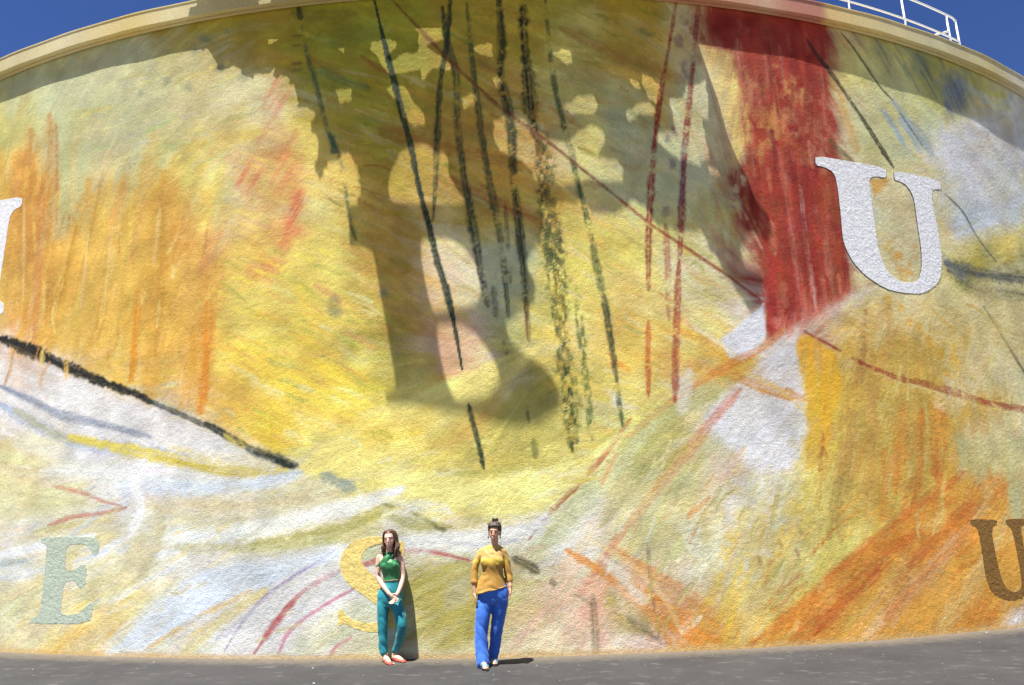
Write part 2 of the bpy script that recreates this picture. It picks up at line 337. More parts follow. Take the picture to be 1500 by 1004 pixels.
patch([(1085,240),(1105,245),(1120,330),(1100,360),(1065,300),(1062,255)], (150,46,40), .75, 10, .5, .3, 80, .42)
for i in range(150):
    y = rng.uniform(20, 440); f = y/440; x = rng.uniform(1062+58*f, 1206+38*f); L_ = rng.uniform(18, 70)
    c = [(150,74,44), (190,70,50), (138,40,40), (190,84,62), (164,84,50), (190,70,56), (206,126,100)][rng.integers(7)]
    stroke([(x, y), (x+L_*.05, y+L_*.5), (x+L_*.12, min(y+L_, 470))], rng.uniform(5, 15), c, rng.uniform(.35, .75), .9, .8)
# hems below the banner
patch([(1056,498),(1118,446),(1122,490),(1112,512),(1090,528),(1068,524)], (228,228,238), .95, 3, .08)
patch([(1100,520),(1128,500),(1200,462),(1250,430),(1290,420),(1180,490),(1150,530)], (230,222,218), .8, 10, .3, .4, 35)
patch([(1130,470),(1240,425),(1235,448),(1150,500)], (214,130,112), .5, 10, .4, .6, 70)
patch([(1100,540),(1165,500),(1178,560),(1180,640),(1160,690),(1120,697),(1090,680),(1060,650),(1040,630),(1030,610),(1060,580)], (228,227,234), .9, 9, .35, .2, 45)
patch([(1165,506),(1180,488),(1220,512),(1236,560),(1216,640),(1196,690),(1178,690),(1184,640),(1181,580)], (234,182,52), .92, 4, .2, .25, 85)
stroke([(1000,530),(1060,545),(1120,568),(1180,585)], 16, (222,160,72), .85, .6, .5)
stroke([(990,480),(1040,505),(1085,545)], 14, (226,176,80), .8, .6, .5)
stroke([(1000,470),(1050,500),(1090,530)], 5, (236,226,190), .7, .5, .5)
stroke([(1090,545),(1140,570),(1175,600)], 10, (232,200,110), .6, .6, .6)
stroke([(920,640),(990,585),(1050,545),(1120,508),(1150,480)], 10, (218,140,66), .75, .5, .5)
stroke([(905,700),(960,640),(1010,590),(1070,555)], 22, (188,184,118), .75, .6, .5)
# folds sweeping down to the left from the banner
stroke([(850,870),(920,770),(985,690),(1040,620),(1085,570)], 15, (222,150,122), .7, .6, .5)
stroke([(700,965),(760,900),(830,830),(900,740)], 30, (232,206,170), .5, .7, .5)
stroke([(780,810),(850,740),(915,660),(990,590)], 34, (196,198,140), .6, .6, .5)
stroke([(830,760),(900,690),(960,620)], 20, (218,220,176), .6, .6, .5)
stroke([(880,770),(940,690),(1000,625)], 16, (170,168,92), .6, .6, .5)
stroke([(940,740),(985,680),(1030,640)], 16, (226,190,110), .6, .6, .5)
stroke([(745,812),(790,765),(840,715),(885,665),(920,622)], 9, (232,226,200), .7, .5, .4)
stroke([(775,790),(800,757),(845,712),(885,668),(925,612)], 6, (176,84,44), .9, .4, .3, .3)
stroke([(860,690),(885,665),(905,640)], 8, (178,66,40), .8, .4, .3, .35)
patch([(735,960),(760,900),(840,830),(900,850),(870,960)], (232,190,168), .6, 24, .6, .5, 50)
patch([(850,900),(880,830),(905,850),(890,950)], (226,160,120), .5, 18, .5, .5, 60)
patch([(880,700),(1000,690),(1090,700),(1060,820),(960,800),(900,790)], (222,208,150), .5, 26, .7, .4, 55)
patch([(990,760),(1060,730),(1070,790),(1030,860),(995,850)], (238,236,212), .7, 20, .7, .3, 60, .42)
patch([(1050,700),(1120,690),(1110,760),(1060,790)], (224,222,224), .5, 16, .7, .3, 60, .45)
patch([(1060,780),(1180,700),(1190,780),(1100,880),(1060,940),(1020,900)], (236,204,84), .6, 20, .7, .5, 60, .42)
patch([(1100,700),(1230,600),(1260,760),(1160,860),(1090,900)], (206,186,112), .45, 26, .7, .5, 65, .45)
stroke([(829,806),(880,838),(930,882),(960,912),(985,950)], 15, (226,152,66), .8, .5, .4)
patch([(900,800),(960,835),(1010,862),(1050,895),(1060,945),(1000,955),(955,900),(920,850)], (222,148,62), .8, 8, .3, .4, -32)
stroke([(865,790),(920,825),(965,865),(1000,930)], 7, (236,206,150), .7, .6, .4)
patch([(880,815),(915,830),(950,880),(925,880)], (236,222,200), .7, 8, .4, .3, -35)
patch([(890,870),(930,890),(960,930),(900,930)], (182,160,84), .7, 10, .5, .3, -30)
for p, w, a in [([(868,872),(871,910),(873,962)], 12, .8), ([(948,790),(953,850),(960,900),(968,945)], 7, .8), ([(920,905),(955,930),(990,950)], 14, .75), ([(805,851),(815,857)], 12, .9), ([(838,868),(868,886)], 6, .5), ([(936,745),(938,765)], 7, .4)]:
    stroke(p, w*.85, (100,96,62), a*.75, .8, .6, .42)
# lower right, orange fan
patch([(1100,950),(1180,880),(1240,822),(1330,752),(1418,690),(1500,690),(1500,930),(1300,945)], (224,164,72), .8, 8, .2, .3, 42)
patch([(1405,700),(1425,690),(1440,728),(1470,705),(1480,750),(1500,760),(1500,640),(1400,640)], (196,194,140), .7, 8, .3, .3, 85)
stroke([(1095,948),(1180,882),(1240,822),(1330,754),(1412,692)], 13, (206,112,50), .75, .8, .4)
stroke([(1160,945),(1220,890),(1290,825),(1350,780)], 40, (208,104,42), .7, .9, .5)
stroke([(1190,930),(1240,880),(1300,825)], 16, (194,72,40), .5, .9, .6)
stroke([(1120,950),(1220,850),(1330,770),(1390,730)], 20, (224,142,56), .6, .7, .6)
stroke([(1265,940),(1320,880),(1390,805),(1445,735)], 18, (226,186,140), .75, .6, .5)
stroke([(1235,940),(1300,865),(1360,800)], 8, (228,180,120), .6, .6, .6)
stroke([(1300,900),(1370,820),(1440,760)], 30, (216,132,48), .6, .7, .6)
stroke([(1375,925),(1410,880),(1450,810),(1475,760)], 16, (216,186,122), .75, .6, .5)
stroke([(1400,790),(1440,730),(1472,708)], 26, (220,146,66), .7, .6, .5)
stroke([(1330,830),(1380,780),(1425,740)], 18, (206,110,48), .6, .7, .5)
patch([(1395,920),(1430,870),(1480,880),(1465,915)], (206,132,52), .75, 10, .4, .4, 45)
patch([(1468,918),(1500,885),(1500,915)], (222,222,228), .8, 6, .3)
patch([(1475,760),(1500,690),(1500,780)], (186,198,158), .6, 10, .3)
for (x0, y0, x1, y1, w, c) in [(1325,592,1312,720,20,(218,140,56)),(1350,600,1346,720,15,(206,128,54)),(1375,588,1374,705,24,(210,120,48)),(1298,660,1292,760,18,(212,150,66)),(1255,500,1245,700,14,(196,150,84)),(1280,520,1272,760,20,(206,162,84)),
        (1240,560,1232,790,18,(196,156,80)),(1300,450,1296,560,22,(206,166,96)),(1268,455,1262,560,12,(186,140,80)),(1220,620,1205,700,14,(202,150,80)),(1340,700,1325,760,22,(204,120,52)),(1230,700,1215,790,16,(188,164,88)),(1205,690,1180,790,18,(214,188,92)),(1205,635,1200,690,10,(170,110,60))]:
    stroke([(x0,y0),((x0+x1)/2,(y0+y1)/2),(x1,y1)], w, c, .7, .6, .7)
for x, y in [(1140,790),(1165,803),(1205,655),(1168,768),(1110,815)]:
    stroke([(x,y),(x+3,y+6),(x+6,y+15)], 6, (150,98,56), .6, .8, .5)
# pale right side
patch([(1400,170),(1500,190),(1500,330),(1440,340),(1380,290),(1400,240)], (212,212,214), .6, 26, .6, .3, 35)
patch([(1384,326),(1440,300),(1500,280),(1500,320),(1450,340),(1400,352)], (206,214,226), .85, 8, .3, .3, 25)
patch([(1220,100),(1300,60),(1390,170),(1330,245),(1260,230)], (216,214,150), .55, 16, .5, .4, -50)
patch([(1330,40),(1400,70),(1450,110),(1420,160),(1360,180)], (158,164,90), .45, 20, .6, .5, -60)
patch([(1375,120),(1420,100),(1412,160),(1385,170)], (110,122,150), .75, 10, .6, .4, -70)
for i in range(9):
    x = 1275+rng.uniform(0, 90); y = 55+rng.uniform(0, 50)
    stroke([(x,y),(x+14,y+22),(x+24,y+42)], 5, (112,124,128), .5, .7, .5)
for i in range(7):
    x = 1290+rng.uniform(0, 50); y = 140+rng.uniform(0, 40)
    stroke([(x,y),(x+18,y+26),(x+32,y+50)], 9, (164,184,204), .6, .7, .5)
stroke([(1215,205),(1232,222),(1252,240)], 7, (92,88,60), .6, .7, .4)
stroke([(1230,140),(1242,180),(1256,220)], 16, (220,170,84), .6, .7, .5)
stroke([(1182,58),(1196,80),(1215,104),(1240,140),(1262,172),(1285,208),(1309,246)], 6, (44,46,38), .9, .4, .3, .25)
stroke([(1232,48),(1250,70),(1272,102),(1290,128),(1308,148)], 3.5, (60,64,50), .85, .4, .3, .2)
stroke([(1318,165),(1335,190),(1352,215)], 3.5, (86,110,140), .7, .5, .3)
stroke([(1385,285),(1410,310),(1432,348),(1460,385)], 3, (100,100,92), .75, .4, .3, .3)
stroke([(1440,448),(1462,482),(1485,520),(1502,548)], 5, (60,76,70), .85, .4, .3, .25)
stroke([(1385,385),(1420,398),(1460,404),(1510,408)], 13, (82,92,100), .8, .7, .5)
stroke([(1390,400),(1430,420),(1470,430),(1510,436)], 18, (88,96,84), .7, .8, .6)
stroke([(1380,372),(1395,395),(1420,412)], 10, (128,134,150), .5, .8, .5)
patch([(1390,430),(1500,440),(1500,520),(1420,520)], (214,200,140), .5, 20, .5, .4, -30)
patch([(1290,285),(1345,270),(1360,400),(1320,405),(1300,380)], (206,196,160), .5, 10, .5)
patch([(1296,350),(1350,360),(1352,405),(1316,412)], (216,164,62), .8, 6, .6, .2, 40, .5)
patch([(1274,262),(1306,262),(1280,292)], (216,166,70), .8, 4, .2)
stroke([(1178,486),(1220,508),(1262,532),(1310,552),(1360,566),(1420,584),(1505,604)], 6.5, (160,56,46), .85, .6, .4, .38)
stroke([(1340,556),(1400,572),(1450,590),(1505,598)], 5, (164,80,52), .7, .5, .4, .3)
for x, y in [(1320,450),(1330,470),(1345,480),(1360,500),(1375,520),(1385,545),(1400,530),(1375,560),(1300,440)]:
    patch([(x-5,y-8),(x+5,y-4),(x+6,y+8),(x-4,y+6)], (222,178,70), .7, 4, .3)
# left, orange hanging strokes
for (x0, y0, x1, y1, w, c, a) in [(30,230,18,480,34,(214,146,72),.7),(45,195,38,470,26,(206,132,62),.7),(72,170,70,470,20,(210,140,60),.75),(60,260,50,500,12,(206,112,72),.55),(82,180,82,330,6,(200,124,54),.7),(20,240,8,400,14,(222,160,84),.6),
        (130,265,70,520,22,(222,166,72),.7),(112,330,75,470,8,(198,132,44),.7),(160,270,110,520,30,(224,176,84),.6),(185,260,130,540,26,(226,172,80),.6),(150,250,105,450,6,(200,140,60),.6),(215,230,170,560,30,(228,178,84),.6),
        (240,260,215,590,40,(222,164,72),.7),(238,300,228,520,14,(206,146,56),.6),(275,300,262,600,26,(224,166,90),.7),(310,320,292,600,28,(222,152,70),.75),(305,440,294,604,14,(218,128,36),.85),(282,480,276,590,12,(220,150,56),.7),
        (203,420,190,560,9,(216,136,34),.85),(196,500,194,560,8,(224,140,40),.7),(150,500,130,560,16,(230,186,90),.5),(255,230,250,330,20,(226,170,90),.5),(225,190,205,300,18,(232,196,110),.5),(180,270,160,330,14,(224,150,90),.5)]:
    stroke([(x0,y0),(x0*.55+x1*.45+2,(y0+y1)/2),(x1,y1)], w*1.15, (c[0], min(c[1]+8, 190), c[2]), a*.85, .75, .65, 0, .3)
for (x0, y0, x1, y1) in [(130,340,118,450),(165,330,150,470),(205,520,200,590),(268,540,262,590),(235,300,225,390),(35,290,34,440),(80,300,78,350),(110,190,104,330)]:
    stroke([(x0,y0),((x0+x1)/2,(y0+y1)/2),(x1,y1)], 5, (236,206,140), .6, .6, .6)
# white cloth below the black line on the left
patch([(0,520),(60,530),(140,560),(230,600),(330,645),(430,690),(330,700),(200,660),(100,640),(0,640)], (230,226,228), .85, 8, .3, .3, -22)
patch([(0,520),(40,525),(60,560),(20,570)], (228,188,150), .5, 14, .5, .3)
stroke([(0,566),(40,584),(90,608),(150,622),(220,640)], 9, (126,140,164), .75, .7, .4)
stroke([(0,592),(50,622),(120,650),(200,660),(300,668)], 14, (170,184,212), .75, .7, .4)
stroke([(20,600),(80,636),(150,655)], 10, (198,192,140), .6, .7, .4)
stroke([(100,640),(200,662),(300,682),(380,690),(432,688)], 16, (222,204,84), .85, .6, .4)
stroke([(230,668),(320,690),(420,694)], 12, (200,180,60), .65, .6, .5)
stroke([(250,655),(330,672),(420,676)], 12, (236,214,120), .7, .6, .4)
stroke([(330,650),(380,668),(415,672)], 14, (206,206,180), .6, .6, .4)
stroke([(0,496),(50,516),(100,538),(150,560),(200,578),(222,590)], 14, (30,32,28), .97, .35, .15)
stroke([(215,586),(262,606),(306,626)], 9, (60,70,66), .9, .5, .3, .15)
stroke([(300,620),(335,640),(375,662),(410,674),(438,686)], 11, (36,48,44), .95, .4, .25)
# yellow beam and bowl in the middle
patch([(430,690),(530,606),(660,556),(720,530),(800,500),(760,545),(720,580),(690,600),(620,650),(560,690),(500,705)], (243,229,142), .95, 5, .1, .15, 28)
patch([(500,620),(640,600),(620,650),(540,660)], (244,212,84), .6, 20, .5, .4, 10)
patch([(640,690),(690,640),(760,560),(800,560),(830,640),(780,690),(700,692)], (190,178,96), .7, 14, .5, .5, 55)
patch([(630,660),(700,600),(735,580),(680,650)], (218,168,92), .6, 10, .4, .5, 40)
patch([(520,690),(650,690),(720,694),(800,682),(860,664),(930,620),(880,670),(840,720),(780,755),(690,752),(600,730)], (242,234,156), .9, 12, .3, .2, 12)
stroke([(640,690),(700,694),(780,684),(850,664),(918,622)], 9, (176,170,80), .5, .7, .4)
stroke([(470,696),(500,708),(520,718)], 18, (150,166,160), .75, .7, .5)
# folds of the cloth along the bottom
stroke([(180,702),(240,712),(310,716),(380,708),(440,692)], 20, (208,218,232), .8, .7, .4)
stroke([(200,735),(280,742),(360,735),(450,728)], 26, (214,196,150), .6, .7, .4)
stroke([(245,786),(320,784),(400,770),(470,752),(530,738),(590,716)], 20, (232,232,226), .85, .6, .4)
stroke([(250,802),(340,802),(430,790),(500,776),(560,752),(600,768),(660,772)], 17, (178,172,96), .75, .6, .4)
stroke([(380,815),(440,800),(520,790),(560,770)], 14, (200,196,130), .6, .7, .5)
stroke([(240,830),(300,826),(380,818),(450,806)], 14, (226,222,210), .7, .7, .5)
stroke([(560,738),(600,750),(640,770)], 9, (150,146,84), .7, .6, .4)
stroke([(636,773),(654,778)], 10, (84,82,50), .85, .5, .3)
stroke([(580,750),(620,740),(660,750)], 12, (232,232,226), .7, .7, .4)
stroke([(570,800),(640,790),(710,785),(780,775),(800,755)], 24, (232,232,230), .8, .6, .4)
stroke([(665,796),(720,798),(760,790)], 7, (150,160,190), .6, .7, .4)
stroke([(680,776),(740,766),(790,752)], 12, (236,230,200), .6, .7, .4)
stroke([(752,818),(775,830),(788,838)], 13, (92,86,52), .8, .6, .4)
patch([(590,830),(690,815),(770,840),(720,920),(640,960),(590,940)], (186,172,84), .7, 16, .5, .5, 25)
patch([(650,850),(690,840),(680,880),(650,890)], (214,210,190), .5, 14, .5)
stroke([(190,700),(204,730),(200,765),(170,795),(140,815)], 16, (232,232,234), .75, .7, .4)
stroke([(165,706),(185,716),(180,745)], 10, (210,218,230), .7, .7, .4)
stroke([(222,730),(236,770),(215,830),(160,880)], 14, (196,190,150), .6, .7, .4)
stroke([(245,760),(250,810),(215,850),(150,890)], 10, (228,226,212), .7, .7, .4)
stroke([(0,815),(40,806),(80,796),(130,785)], 9, (228,230,232), .8, .6, .4)
stroke([(0,848),(40,842),(80,826)], 10, (222,228,236), .7, .6, .4)
stroke([(0,826),(40,822)], 10, (150,170,176), .6, .7, .4)
stroke([(78,712),(120,722),(150,734),(178,742)], 5, (206,142,116), .75, .6, .3)
stroke([(70,770),(110,757),(150,752),(185,744)], 6, (200,136,116), .8, .6, .3)
stroke([(50,780),(100,770),(160,762)], 8, (206,196,130), .6, .7, .4)
patch([(60,955),(130,900),(215,868),(180,910),(150,958)], (232,196,112), .7, 10, .3, .4, 35)
patch([(155,958),(200,912),(250,868),(300,838),(400,818),(520,800),(480,830),(380,860),(280,910),(210,955)], (216,224,234), .9, 8, .3, .4, 38)
stroke([(215,950),(290,905),(370,865)], 8, (226,190,110), .65, .7, .4)
stroke([(270,955),(330,905),(390,865)], 22, (224,206,120), .6, .7, .5)
patch([(330,955),(390,880),(450,838),(510,828),(490,880),(430,955)], (228,224,222), .75, 10, .3, .4, 48)
patch([(420,958),(470,905),(540,880),(560,930),(550,960)], (212,208,170), .6, 14, .4, .4, 30)
stroke([(328,955),(350,920),(385,878),(430,845),(492,806)], 5, (172,152,186), .8, .5, .3)
stroke([(372,958),(400,918),(430,880),(460,856),(500,836),(540,826),(600,806),(640,810),(690,822)], 6, (196,104,108), .85, .5, .35)
stroke([(385,938),(410,905),(432,880)], 10, (184,84,84), .7, .6, .4)
stroke([(408,958),(425,925),(470,890),(520,862)], 5, (214,130,156), .8, .5, .35)
stroke([(482,962),(495,946),(515,934)], 5, (218,150,150), .7, .5, .4)
stroke([(770,806),(800,800)], 4, (210,160,170), .5, .6, .3)
for p, w, c, a in [([(0,535),(90,575),(190,615),(300,655),(400,685)], 26, (230,228,226), .6), ([(60,690),(130,690),(190,700),(250,708)], 20, (236,236,236), .7), ([(20,650),(90,668),(150,690)], 22, (224,224,218), .5),
        ([(195,700),(206,735),(196,775),(160,805),(110,830)], 20, (238,238,236), .7), ([(240,792),(330,786),(420,768),(500,748),(590,716)], 24, (240,240,234), .7), ([(0,812),(60,800),(140,784)], 12, (238,240,240), .8),
        ([(190,940),(260,880),(340,842),(430,822),(520,806)], 34, (228,234,242), .7), ([(340,945),(400,880),(470,845),(520,835)], 26, (238,236,234), .6), ([(560,806),(640,794),(720,788),(790,770)], 26, (240,240,236), .75), ([(430,955),(480,910),(540,885)], 24, (226,224,200), .6),
        ([(280,738),(360,742),(440,732),(500,722)], 18, (218,204,166), .5), ([(270,760),(340,762),(420,748)], 14, (206,198,164), .5), ([(100,880),(170,850),(220,800),(235,750)], 16, (214,204,170), .55), ([(60,870),(140,840),(190,800)], 12, (234,230,216), .6)]:
    stroke(p, w, c, a, .85, .35)
# upper middle brushwork
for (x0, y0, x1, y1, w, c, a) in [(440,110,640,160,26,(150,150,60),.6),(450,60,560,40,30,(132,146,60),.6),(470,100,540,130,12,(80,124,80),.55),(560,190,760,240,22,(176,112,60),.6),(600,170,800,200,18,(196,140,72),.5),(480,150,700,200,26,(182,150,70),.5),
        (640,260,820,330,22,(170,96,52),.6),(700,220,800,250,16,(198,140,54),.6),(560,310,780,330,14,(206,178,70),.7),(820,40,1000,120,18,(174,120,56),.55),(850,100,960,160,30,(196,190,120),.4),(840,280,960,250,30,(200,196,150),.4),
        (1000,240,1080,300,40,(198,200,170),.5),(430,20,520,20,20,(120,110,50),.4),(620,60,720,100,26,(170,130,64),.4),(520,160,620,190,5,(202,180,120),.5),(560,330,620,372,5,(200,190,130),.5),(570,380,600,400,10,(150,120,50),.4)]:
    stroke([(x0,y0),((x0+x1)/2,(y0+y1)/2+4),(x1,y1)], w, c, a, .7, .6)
patch([(780,480),(900,470),(940,560),(860,590),(800,560)], (242,212,104), .5, 20, .5, .4, -30)
patch([(620,470),(700,470),(700,540),(650,550)], (222,176,150), .6, 14, .5, .4, -40)
patch([(880,400),(960,380),(960,470),(900,480)], (236,214,150), .5, 20, .5, .4, -30)
patch([(860,440),(1000,470),(990,560),(900,540)], (232,184,84), .5, 20, .5, .5, -25)
patch([(700,360),(780,350),(785,430),(720,440)], (180,190,160), .6, 12, .4, .4, 0)
patch([(985,560),(1010,545),(1015,590),(995,605)], (234,228,214), .8, 6, .3)
patch([(885,565),(915,590),(935,600),(900,600)], (232,226,204), .8, 6, .3)
# dry diagonal brush marks over the yellows, hanging ones over the ochres
for x0, x1, y0, y1, ang_, n_, cols_ in [(330,560,360,650,-24,110,((246,226,96),(236,232,170),(200,190,86),(236,190,80),(226,170,110),(180,186,96))), (840,1060,320,570,-30,90,((236,192,84),(240,228,176),(214,206,120),(226,160,80),(242,216,100),(196,190,110))),
        (110,340,90,250,18,60,((226,220,160),(196,206,140),(216,206,180),(200,196,130),(232,214,120))), (1240,1480,440,600,-28,50,((226,206,140),(206,186,116),(232,218,170),(214,180,90))), (470,960,20,300,-22,110,((150,146,50),(196,150,70),(190,186,96),(170,110,56),(206,190,120),(140,150,80))),
        (60,460,700,940,24,80,((238,236,228),(214,202,160),(196,196,160),(236,224,176),(206,216,226))), (880,1180,660,920,58,90,((236,228,170),(206,186,110),(226,200,90),(238,236,216),(190,180,100),(222,160,90))), (560,860,640,760,14,60,((246,236,150),(240,224,120),(236,232,190),(226,206,110))),
        (10,310,260,560,80,90,((236,196,100),(214,150,64),(240,214,130),(206,150,70),(228,166,90),(242,206,96))), (1190,1400,500,780,84,60,((206,166,80),(226,190,100),(190,150,70),(216,150,66),(222,206,130))), (1130,1480,720,930,42,70,((226,160,66),(210,120,48),(236,196,120),(220,146,52),(232,176,80)))]:
    for i in range(n_):
        x = rng.uniform(x0, x1); y = rng.uniform(y0, y1); L_ = rng.uniform(14, 55); t_ = math.radians(ang_+rng.normal(0, 7)); dx, dy = math.cos(t_)*L_, -math.sin(t_)*L_
        stroke([(x-dx*.5, y-dy*.5), (x+rng.normal(0, 2), y+rng.normal(0, 2)), (x+dx*.5, y+dy*.5)], rng.uniform(2.5, 9), cols_[rng.integers(len(cols_))], rng.uniform(.35, .75), .7, .85)
# hanging strands
DG = (40,62,44)
stroke([(546,-10),(560,50),(575,110),(590,170),(603,220),(615,280),(628,330),(640,380),(655,430),(668,490),(677,542)], 7.5, (30,56,46), .97, .3, .15, .0, .3)
stroke([(686,592),(694,625),(702,655),(709,688)], 9, (40,62,46), .9, .4, .3, .15)
stroke([(437,10),(450,80),(462,120),(480,190),(500,240),(512,320),(522,352)], 6, (70,96,74), .75, .6, .4, .5)
stroke([(437,10),(441,28)], 9, (40,54,44), .8, .5, .3)
patch([(478,190),(490,200),(497,224),(486,224)], (50,94,86), .8, 3, .2)
for y in (52, 66, 92, 102): stroke([(428,y+2),(442,y)], 5, (80,84,60), .5, .6, .4)
stroke([(660,-10),(655,60),(645,120),(640,200),(638,270),(634,325)], 8, DG, .85, .5, .4, .36)
stroke([(648,10),(655,60),(668,110),(670,180),(680,260),(690,320),(700,370),(704,408)], 11, (44,66,52), .85, .5, .4, .34)
stroke([(705,400),(715,450)], 10, (40,40,40), .8, .5, .4, .4)
stroke([(684,5),(692,90),(703,180),(712,240),(724,300),(735,360),(745,465)], 9, (58,76,54), .8, .5, .4, .42)
stroke([(730,-10),(735,60),(733,110),(748,180),(752,260),(760,330),(768,400),(772,468)], 12, (44,58,40), .85, .5, .4, .42)
stroke([(766,-10),(768,60),(775,120),(780,180),(795,225)], 16, (38,46,34), .9, .5, .4, .36)
stroke([(795,200),(800,260),(805,330),(815,400),(820,470),(828,540),(836,600),(840,658)], 26, (84,104,44), .8, .6, .3, 0, .1, .52)
stroke([(790,210),(798,280),(808,330),(815,420),(822,500),(834,600),(840,658)], 20, (56,70,46), .85, .5, .3, .2, .1, .50)
stroke([(782,150),(795,200),(806,270),(815,330)], 26, (206,150,50), .4, .6, .3, 0, .1, .52)
stroke([(815,400),(826,520),(838,640)], 26, (236,200,80), .4, .6, .3, 0, .1, .54)
stroke([(798,-10),(804,60),(808,95),(815,140),(828,190),(845,260),(860,320),(872,380),(885,440),(895,500),(903,560),(912,624)], 8, (62,92,54), .85, .5, .35, .45)
stroke([(884,430),(895,500),(904,560)], 10, (44,56,48), .7, .5, .3, .35)
stroke([(835,210),(850,290)], 10, (70,90,60), .6, .5, .4, .4)
stroke([(846,420),(852,500),(858,560),(864,610),(868,645)], 12, (78,104,48), .75, .5, .4, .3, .1, .46)
stroke([(782,645),(785,672)], 9, (120,124,60), .7, .6, .4)
stroke([(770,440),(773,470),(775,500)], 7, (110,50,40), .7, .6, .4, .4)
for (x0, y0, x1, y1) in [(740,300,748,420),(755,340,765,390),(722,420,728,470),(738,500,742,520),(770,580,775,620)]:
    stroke([(x0,y0),(x1,y1)], 7, (70,74,60), .6, .6, .4, .4)
RD = (150,42,40)
stroke([(992,-5),(978,80),(966,150),(957,230),(952,300),(950,360),(950,426)], 7.5, RD, .9, .5, .4, .38)
stroke([(950,470),(949,520),(950,580)], 7, (206,96,50), .85, .5, .3, .3)
stroke([(1024,0),(1018,60),(1010,150),(1003,220),(999,300),(997,350),(994,400)], 8, (150,52,54), .85, .5, .4, .40)
stroke([(995,380),(992,450),(990,520),(989,588)], 9, (176,82,62), .8, .5, .4, .3)
stroke([(1003,200),(1000,260),(998,300)], 10, (96,70,110), .5, .6, .4, .4)
stroke([(975,330),(978,400),(980,470)], 8, (176,90,90), .6, .6, .4, .42)
stroke([(1010,20),(1025,60)], 26, (160,70,40), .6, .6, .3, 0, .1, .55)
for x, y in [(978,200),(984,240),(1000,100),(992,60),(976,310),(986,190),(1004,110)]:
    patch([(x-4,y-6),(x+4,y-8),(x+5,y+7),(x-3,y+8)], (112,66,110), .5, 4, .3)
stroke([(570,-5),(612,40),(655,85),(700,128),(742,165),(800,206),(850,246),(900,286)], 5.5, (126,68,50), .8, .6, .4, .25)
stroke([(900,286),(950,326),(1000,360),(1060,400),(1117,442)], 5, (158,70,48), .85, .5, .3, .26)
for x, y, w in [(1060,30,14),(1072,32,10),(1094,35,10),(1050,45,8)]:
    patch([(x-w,y-w),(x+w,y-w*.6),(x+w*.7,y+w),(x-w*.6,y+w*.8)], (140,34,36), .6, 5, .4)
for x, y in [(320,100),(330,46),(300,60),(288,75),(246,118),(272,130),(352,112),(205,135),(136,165),(488,455),(485,440),(490,460),(560,430)]:
    patch([(x-7,y-4),(x+6,y-7),(x+9,y+3),(x-3,y+6)], (116,128,112), .5, 6, .4, .3, 20)
# thin glaze of mottling and a few drips over everything
mott = (fbm(SS*4+3, ZZ*4+8, 4)-.5)+.6*(fbm(SS*1.1+9, ZZ*2.2+2, 3)-.5); CAN *= np.exp(.48*mott)[..., None]
gl = sstep(.48, .72, fbm(SS*1.7+31, ZZ*1.7+13, 5))*sstep(2.0, 4.5, ZZ)*.75; CAN *= 1-gl[..., None]*np.array((.08, .16, .30), np.float32)     # thin ochre glaze in drifts
CAN *= (1+.10*(vnoise(SS*45, ZZ*45)-.5))[..., None]
foot = (1-sstep(.02, .10, ZZ-ground_z(SS)+.06*(fbm(SS*5, ZZ*5, 3)-.5)))*.75; CAN = CAN*(1-foot[..., None])+lin((214,178,118)).astype(np.float32)*foot[..., None]     # ochre edging brushed along the foot
PAINT_K = np.array((1.12, 1.115, 1.17), np.float32)
CAN = np.clip(CAN/PAINT_K, .004, .84)

# ------------------------------------------------------------------ tank wall
def stucco_paint(name, attr=None, col=None, rough=.9):
    m, t, p = material(name, rough)
    g = node(t, 'ShaderNodeNewGeometry'); pos = g.outputs['Position']
    n1 = noise(t, 60, 4, .6, pos); n2 = noise(t, 14, 4, .6, pos)
    if attr:
        a = node(t, 'ShaderNodeVertexColor'); a.layer_name = attr; c = a.outputs[0]
    else:
        c = ramp(t, n2.outputs[0], [(.3, np.array(col)*.88), (.7, np.minimum(np.array(col)*1.1, .9))]).outputs[0]
    gr = ramp(t, n1.outputs[0], [(.3, (.78, .78, .78)), (.6, (1.08, 1.08, 1.08))])
    c = mixc(t, 1.0, c, gr.outputs[0], 'MULTIPLY')
    t.links.new(c, p.inputs['Base Color']); p.inputs['Diffuse Roughness'].default_value = .6
    p.inputs['Specular IOR Level'].default_value = .25
    bump(t, p, n1.outputs[0], .9, .010)
    return m
def relief(s, z):
    a = vnoise(s*19+11, z*22+5); b = vnoise(s*36+70, z*40+31); c = vnoise(s*2.1, z*2.6)
    return (a-.5)*.0015+(b-.5)*.0042+(c-.5)*.003
tank = empty('storage_tank', (AXIS_X, R_TANK, 0))
tag(tank, 'huge round stucco tank painted with a yellow abstract mural and big letters', 'tank')
half = math.pi*R_TANK
s_all = np.concatenate([np.linspace(-half, S0, 70, endpoint=False), sv.astype(float), np.linspace(S1, half, 70)[1:-1]])
pad = lambda A, n0, n1: np.concatenate([np.repeat(A[:, :1], n0, 1), A, np.repeat(A[:, -1:], n1, 1)], 1)
MS, MZ = np.meshgrid(s_all, zv.astype(float)); MC = pad(CAN, 70, 68)
rad = R_TANK+np.where((MS > S0) & (MS < S1), relief(MS, MZ), 0)
rad[-2:] = R_TANK
VX, VY, VZ = sz(MS, MZ, rad)
me = bpy.data.meshes.new('mural_wall'); nv = MS.size
I = np.arange(nv).reshape(MS.shape); I = np.concatenate([I, I[:, :1]], 1)
Q = quad(I).astype(np.int32)
me.vertices.add(nv); me.vertices.foreach_set('co', np.stack([VX, VY, VZ], -1).astype(np.float32).ravel())
me.loops.add(Q.size); me.loops.foreach_set('vertex_index', Q.ravel())
